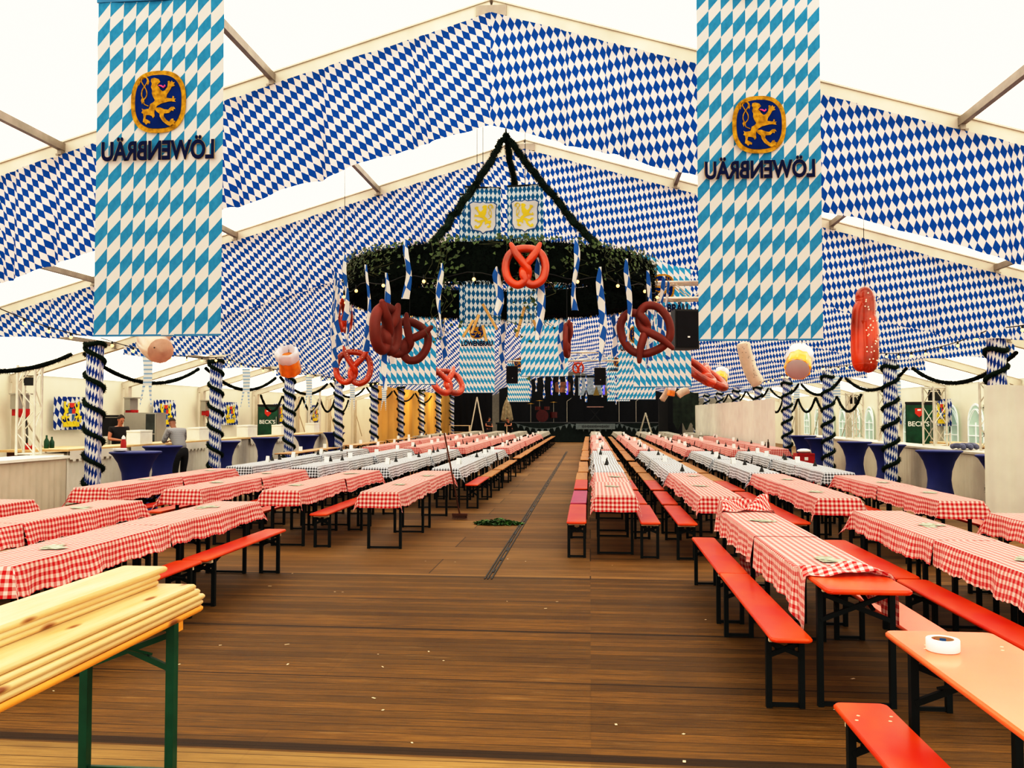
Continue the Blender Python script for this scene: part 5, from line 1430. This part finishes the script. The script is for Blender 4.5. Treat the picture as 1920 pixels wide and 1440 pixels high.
mb.prism([(-1.0, 0), (-1.0, 1.25), (1.2, 1.25), (1.2, 0), (1.0, 0), (.85, .55), (.62, .05), (.45, .05), (.28, .6), (.05, .05), (-.3, .05), (-.45, .45), (-.65, 0)], lambda a, b, s: (a, s, b), .03)
tag(mb.build('hanging_backdrop', plain('striped stage panel', (.42, .48, .52), .7, vary=.3), None, smooth=False, loc=(.2, 61, 3.1)), 'pale striped cut-out panel above the middle of the stage', 'panel')
for i, dx in enumerate((.25, .85)):
    mb = MB(); mb.prism([(-.22, 0), (.22, 0), (0, .65)], lambda a, b, s: (a, s, b), .03); tag(mb.build('hanging_cutout', plain('dull gold paint', (.32, .22, .05), .6), None, smooth=False, loc=(.2+dx, 60.9, 3.1)), 'dull gold gable cut-out above the stage, %s of two' % ORD[i+1], 'cut-out', 'gold gable cut-outs')
t = thing('folded_parasol', 'furled beige parasol standing at the staffed-bar side of the stage', 'parasol', (P(948, 780, 55).x, 55.6, 0))
MB().tube([(0, 0, .05), (0, 0, 2.9)], .03, 8).build('pole', M['cleat'], t); MB().lathe([(.25, 0), (.25, .06), (.04, .09)], n=12).build('base', M['blackcl'], t)
MB().lathe([(.24, 1.35), (.34, 1.45), (.28, 1.9), (.22, 2.3), (.10, 2.65), (.05, 2.75)], n=28, fn=lambda q, z: 1+.22*cos(7*q)).build('canopy_cloth', plain('dim beige cloth', (.30, .25, .17), .85, vary=.3), t)
# stepladder by the stage
def stepladder(x, y, h_, rz, lab, mat):
    t = thing('stepladder', lab, 'stepladder', (x, y, 0), rz, 'stepladders by the stage')
    for s in (-1, 1):
        MB().bar((s*.25, -.55, 0), (s*.18, 0, h_), .06, .03).build('rail', mat, t, smooth=False); MB().bar((s*.25, .55, 0), (s*.18, 0, h_), .05, .03).build('rail', mat, t, smooth=False)
    for i in range(1, 8):
        f = i/8; MB().box((0, -.55*(1-f), h_*f), (.42, .06, .025)).build('step', mat, t, smooth=False)
stepladder(-7.15, 55.2, 2.9, pi/2+.2, 'tall pale stepladder in front of the black side curtain', M['alu'])
stepladder(3.5, 55.75, 1.9, pi/2-.2, 'small stepladder at the window side of the stage', M['alu'])
t = thing('shelf_rack', 'pale shelving rack near the tall stepladder', 'rack', (-8.0, 53.6, 0))
for z_ in (.3, .7, 1.1): MB().box((0, 0, z_), (1.3, .4, .04)).build('shelf', M['cleat'], t, smooth=False)
for q in (-1, 1): MB().box((q*.6, 0, .56), (.05, .38, 1.12)).build('side_panel', M['cleat'], t, smooth=False)

# ================================================================ broom, sweepings, litter
foot = P(862, 967, 14.9); top = P(833, 812, 14.75)
bx, by = foot.x, foot.y
t = thing('broom', 'long-handled broom leaning against the checked tables beside the aisle', 'broom', (bx, by, 0))
d = Vector((top.x-bx, top.y-by, top.z-.09)); 
MB().tube([(0, 0, .09), tuple(Vector((0, 0, .09))+d)], .014, 8).build('broom_handle', M['brown'], t)
h = MB().box((0, 0, .085), (.26, .05, .04)).build('broom_head', M['brown'], t, smooth=False)
mb = MB(); r2 = random.Random(3)
for i in range(240):
    x = r2.uniform(-.12, .12); y = r2.uniform(-.02, .02); mb.add([(x-.004, y, .07), (x+.004, y, .07), (x*1.1+r2.uniform(-.01, .01), y*2.2, .003)], [(0, 1, 2)])
mb.build('bristles', M['brown'], h, smooth=False)
c = P(935, 980, 14.25); r2 = random.Random(5); mb = MB()
for i in range(420):
    a = r2.uniform(0, 6.28); q = sqrt(r2.random()); x, y = .40*q*cos(a), .20*q*sin(a)
    leaf(mb, (x, y, .01+.10*(1-q)*r2.random()), (r2.uniform(-.6, .6), r2.uniform(-.6, .6), 1), r2.uniform(.04, .09), r2)
tag(mb.build('leaf_heap', M['leaf'], None, smooth=False, loc=(c.x, c.y, 0)), 'swept heap of dark green leaves beside the floor joint strip', 'leaves', kind='stuff')
mb = MB(); r2 = random.Random(12)
for i in range(40):
    x, y = r2.uniform(-3.5, 2.2), r2.uniform(3.4, 11); a = r2.uniform(0, 3.14); l, w_ = r2.uniform(.006, .02), r2.uniform(.004, .009)
    c_, s_ = cos(a), sin(a); mb.add([(x+c_*l-s_*w_, y+s_*l+c_*w_, .003), (x-c_*l-s_*w_, y-s_*l+c_*w_, .003), (x-c_*l+s_*w_, y-s_*l-c_*w_, .003), (x+c_*l+s_*w_, y+s_*l-c_*w_, .003)], [(0, 1, 2, 3)])
tag(mb.build('litter', M['kraft'], None, smooth=False), 'tiny pale scraps scattered over the plank floor', 'litter', kind='stuff')
# ================================================================ people
def skin_mesh(name, verts, edges, radii, root, mat, parent, sub=2):
    me = bpy.data.meshes.new(name); me.from_pydata([tuple(v) for v in verts], edges, [])
    o = bpy.data.objects.new(name, me); COL.objects.link(o)
    m = o.modifiers.new('s', 'SKIN'); m.use_smooth_shade = True; m.use_x_symmetry = False
    sk = me.skin_vertices[0].data
    for i, r in enumerate(radii):
        rr = r if isinstance(r, tuple) else (r, r); sk[i].radius = rr; sk[i].use_root = (i == root)
    o.modifiers.new('d', 'SUBSURF').levels = sub; o.modifiers['d'].render_levels = sub
    dg = bpy.context.evaluated_depsgraph_get(); new = bpy.data.meshes.new_from_object(o.evaluated_get(dg))
    bpy.data.objects.remove(o); bpy.data.meshes.remove(me)
    new.materials.clear(); new.materials.append(mat)
    new.polygons.foreach_set('use_smooth', [True]*len(new.polygons))
    # box-projected uv for woven cloth
    ul = new.uv_layers.new(name='UVMap') if not new.uv_layers else new.uv_layers[0]
    for lp in new.loops:
        c = new.vertices[lp.vertex_index].co; ul.data[lp.index].uv = (atan2(c.x, c.y)*.2, c.z)
    r = bpy.data.objects.new(name, new); COL.objects.link(r)
    if parent is not None: r.parent = parent
    return r
def arc(a, b, c): return [Vector(p) for p in (a, b, c)]
class Body:
    def __init__(s): s.v, s.e, s.r = [], [], []
    def n(s, p, r, par=None):
        s.v.append(Vector(p)); s.r.append(r)
        if par is not None: s.e.append((par, len(s.v)-1))
        return len(s.v)-1
def person(label, loc, rz, J, mats, hairlen=.03, sc=1.0):
    "J: joints in metres, facing -y; pelvis, chest, neck, head, and per side shoulder, elbow, wrist, hip, knee, ankle"
    t = thing('person', label, 'person', loc, rz); t.scale = (sc, sc, sc)
    B = Body(); V = {k: Vector(v) for k, v in J.items()}
    pel = B.n(V['pelvis'], (.105, .085)); wa = B.n(V['pelvis'].lerp(V['chest'], .5), (.12, .095), pel); ch = B.n(V['chest'], (.15, .11), wa)
    up = B.n(V['chest'].lerp(V['neck'], .62), (.115, .085), ch); nk = B.n(V['neck'], .052, up)
    hd = V['head']-V['neck']; up_dir = hd.normalized(); fw = Vector(J.get('face', (0, -1, -.1))).normalized()
    h1 = B.n(V['neck'].lerp(V['head'], .55)+fw*.012, (.058, .066), nk)
    h2 = B.n(V['head']+fw*.012-up_dir*.02, (.073, .088), h1); h3 = B.n(V['head']+up_dir*.065, (.072, .085), h2); B.n(V['head']+up_dir*.11-fw*.005, (.045, .052), h3)
    for s in 'lr':
        sh = B.n(V['sh_'+s], .062, up); el = B.n(V['el_'+s], .043, sh); fo = B.n(V['el_'+s].lerp(V['wr_'+s], .3), .041, el); wr = B.n(V['wr_'+s], .027, fo)
        d = (V['wr_'+s]-V['el_'+s]).normalized(); sd = d.cross(Vector((0, 0, 1)));  sd = sd.normalized() if sd.length > .1 else Vector((1, 0, 0)); dn = d.cross(sd)
        side = 1 if s == 'l' else -1
        pm = B.n(V['wr_'+s]+d*.07, (.036, .022), wr)
        for k, (off, ln) in enumerate(((-.030, .068), (-.010, .078), (.010, .074), (.030, .058))):
            f1 = B.n(V['wr_'+s]+d*.10+sd*off, .010, pm); f2 = B.n(V['wr_'+s]+d*(.10+ln*.55)+sd*off*1.1-dn*.012*-1, .009, f1); B.n(V['wr_'+s]+d*(.10+ln)+sd*off*1.1+dn*.034, .008, f2)
        th = B.n(V['wr_'+s]+d*.035+sd*.045*side, .012, pm); B.n(V['wr_'+s]+d*.085+sd*.062*side, .009, th)
        hp = B.n(V['hip_'+s], .072, pel); kn = B.n(V['kn_'+s], .056, hp); ca = B.n(V['kn_'+s].lerp(V['an_'+s], .3), .058, kn); an = B.n(V['an_'+s], .036, ca)
        B.n(V['an_'+s]+Vector((0, -.14, -.03)), (.04, .028), an)
    skin_mesh('body', B.v, B.e, B.r, 0, M[mats['skin']], t)
    # face, ears, hair
    hc = V['head']+fw*.012; rt = fw.cross(up_dir).normalized()
    R = Matrix((rt, -fw, up_dir)).transposed()
    mb = MB(); mb.ball(hc+fw*.092-up_dir*.005, (.013, .018, .022), 8, mat=R)
    for q in (-1, 1): mb.ball(hc+rt*q*.076-fw*.008, (.010, .018, .030), 8, mat=R)
    mb.build('nose_and_ears', M[mats['skin']], t)
    mb = MB()
    for q in (-1, 1): mb.ball(hc+rt*q*.032+fw*.078+up_dir*.018, (.014, .008, .007), 8, mat=R)
    mb.ball(hc+fw*.080-up_dir*.048, (.024, .006, .006), 8, mat=R); mb.build('eyes_and_mouth', M['hair'], t)
    mb = MB(); n = 18
    vs, fs = [], []
    for i in range(8):
        a = radians(4+i*13.5)
        for j in range(n):
            q = 2*pi*j/n; lim = 1.0
            fr = max(0, sin(q))     # front
            aa = a*(1-.52*fr-.10*abs(cos(q)))
            vs.append(hc+up_dir*(.018+.112*cos(aa)+.004*sin(q*9+a*5))+rt*((.080+.004*sin(q*7))*sin(aa)*cos(q))+fw*(.097*sin(aa)*sin(q)-.004))
    for i in range(7):
        for j in range(n): fs.append((i*n+j, i*n+(j+1) % n, (i+1)*n+(j+1) % n, (i+1)*n+j))
    fs.append(tuple(range(n))); mb.add(vs, fs); mb.build('hair', M['hair'], t)
    # clothes
    S = Body(); pel = S.n(V['pelvis']+Vector((0, 0, -.01)), (.172, .148)); wa = S.n(V['pelvis'].lerp(V['chest'], .5), (.158, .138), pel); ch = S.n(V['chest'], (.182, .150), wa); up = S.n(V['chest'].lerp(V['neck'], .60), (.148, .122), ch)
    S.n(V['neck'].lerp(V['chest'], .06), .066, up)
    for s in 'lr':
        sh = S.n(V['sh_'+s]+Vector((0, 0, -.004)), .084, up)
        el = S.n(V['sh_'+s].lerp(V['el_'+s], .55 if mats.get('short') else 1), .064, sh)
        if not mats.get('short'): S.n(V['el_'+s].lerp(V['wr_'+s], .88), .042, el)
    skin_mesh('shirt', S.v, S.e, S.r, 0, M[mats['shirt']], t)
    T = Body(); pel = T.n(V['pelvis']+Vector((0, 0, -.03)), (.172, .14))
    T.n(V['pelvis'].lerp(V['chest'], .28), (.152, .125), pel)
    for s in 'lr':
        hp = T.n(V['hip_'+s], .102, pel); kn = T.n(V['kn_'+s], .072, hp); T.n(V['an_'+s]+Vector((0, 0, .0)), .058, kn)
    skin_mesh('trousers', T.v, T.e, T.r, 0, M['trouser'], t)
    mb = MB()
    for s in 'lr':
        a = V['an_'+s]; mb.ball((a.x, a.y-.06, .045), (.05, .145, .045), 12).box((a.x, a.y-.06, .012), (.09, .27, .022))
    mb.build('shoes', M['black_p'], t)
    return t
lean = dict(pelvis=(0, .10, .96), chest=(0, -.09, 1.28), neck=(0, -.22, 1.46), head=(0, -.31, 1.60), face=(0, -.8, -.6),
            sh_l=(.19, -.15, 1.41), el_l=(.25, -.22, 1.18), wr_l=(.13, -.44, 1.17), sh_r=(-.19, -.15, 1.41), el_r=(-.25, -.22, 1.18), wr_r=(-.10, -.44, 1.17),
            hip_l=(.10, .10, .90), kn_l=(.11, .04, .50), an_l=(.12, .10, .08), hip_r=(-.10, .10, .90), kn_r=(-.12, -.02, .50), an_r=(-.14, -.03, .08))
work = dict(lean, pelvis=(0, .02, .97), chest=(0, -.02, 1.30), neck=(0, -.06, 1.50), head=(0, -.12, 1.66), face=(.1, -.85, -.5),
            sh_l=(.19, -.03, 1.44), el_l=(.25, -.06, 1.20), wr_l=(.12, -.30, 1.17), sh_r=(-.19, -.03, 1.44), el_r=(-.25, -.06, 1.20), wr_r=(-.10, -.30, 1.17),
            hip_l=(.10, .02, .90), kn_l=(.11, -.0, .50), an_l=(.12, .03, .08), hip_r=(-.10, .02, .90), kn_r=(-.11, -.0, .50), an_r=(-.12, .03, .08))
p = P(222, 800, 21.3); person('man in a black t-shirt working behind the bar, looking down', (p.x, p.y, 0), radians(55), work, dict(skin='skin', shirt='shirt_b', short=True))
p = P(338, 800, 20.2); person('person with short dark hair in a grey checked shirt, leaning on the bar, back turned', (-9.40, p.y-.1, 0), radians(-125), lean, dict(skin='skin_d', shirt='shirt_g'))
p = P(917, 795, 54.8); person('person in dark clothes with a ruddy face bent over near the stage, staffed-bar side', (p.x, 54.2, 0), radians(40), work, dict(skin='skin', shirt='shirt_b', short=True), sc=.9)
p = P(957, 795, 55); person('person in black clothes bent over beside the dark cloth heap at the stage', (p.x, 54.6, 0), radians(-30), lean, dict(skin='skin', shirt='shirt_b', short=True), sc=.93)

# ================================================================ light
wd = bpy.data.worlds.new('world'); SC.world = wd; wd.use_nodes = True
nt = wd.node_tree; bg = nt.nodes['Background']
bg.inputs['Color'].default_value = (.93, .97, 1.0, 1); bg.inputs['Strength'].default_value = 1.0
ld = bpy.data.lights.new('entrance fill', 'AREA'); ld.shape = 'RECTANGLE'; ld.size = 18; ld.size_y = 3.5; ld.energy = 160; ld.color = (1, .98, .95)  # added frontal fill lamp in the unseen open end behind the camera
lo = bpy.data.objects.new('entrance_fill', ld); COL.objects.link(lo); lo.location = (-1, -2.6, 2.4); lo.rotation_euler = (radians(90), 0, 0)
for (x, y, z, e, c) in ((-8.2, 50, 2.6, 60, (1, .62, .25)), (-8.2, 44, 2.6, 50, (1, .62, .25))):
    d = bpy.data.lights.new('warm lamp', 'POINT'); d.energy = e; d.color = c; d.shadow_soft_size = .3
    o = bpy.data.objects.new('warm_lamp', d); COL.objects.link(o); o.location = (x, y, z)

vs_ = SC.view_settings
vs_.view_transform = 'Standard'; vs_.exposure = 0.0; vs_.gamma = 1.0
try:
    vs_.use_curve_mapping = True
    cm = vs_.curve_mapping; cm.extend = 'HORIZONTAL'
    c = cm.curves[3]
    c.points.new(.04, .018); c.points.new(.14, .105); c.points.new(.35, .385); c.points.new(.7, .84)
    b = cm.curves[2]; b.points[1].location = (1, .86)
    g = cm.curves[1]; g.points[1].location = (1, .985)
    cm.update()
except Exception as ex: print('curve', ex)
SC.cycles.use_denoising = True
SC.cycles.max_bounces = 5; SC.cycles.diffuse_bounces = 3; SC.cycles.transparent_max_bounces = 6; SC.cycles.use_adaptive_sampling = True; SC.cycles.adaptive_threshold = .03
SC.cycles.sample_clamp_indirect = 6
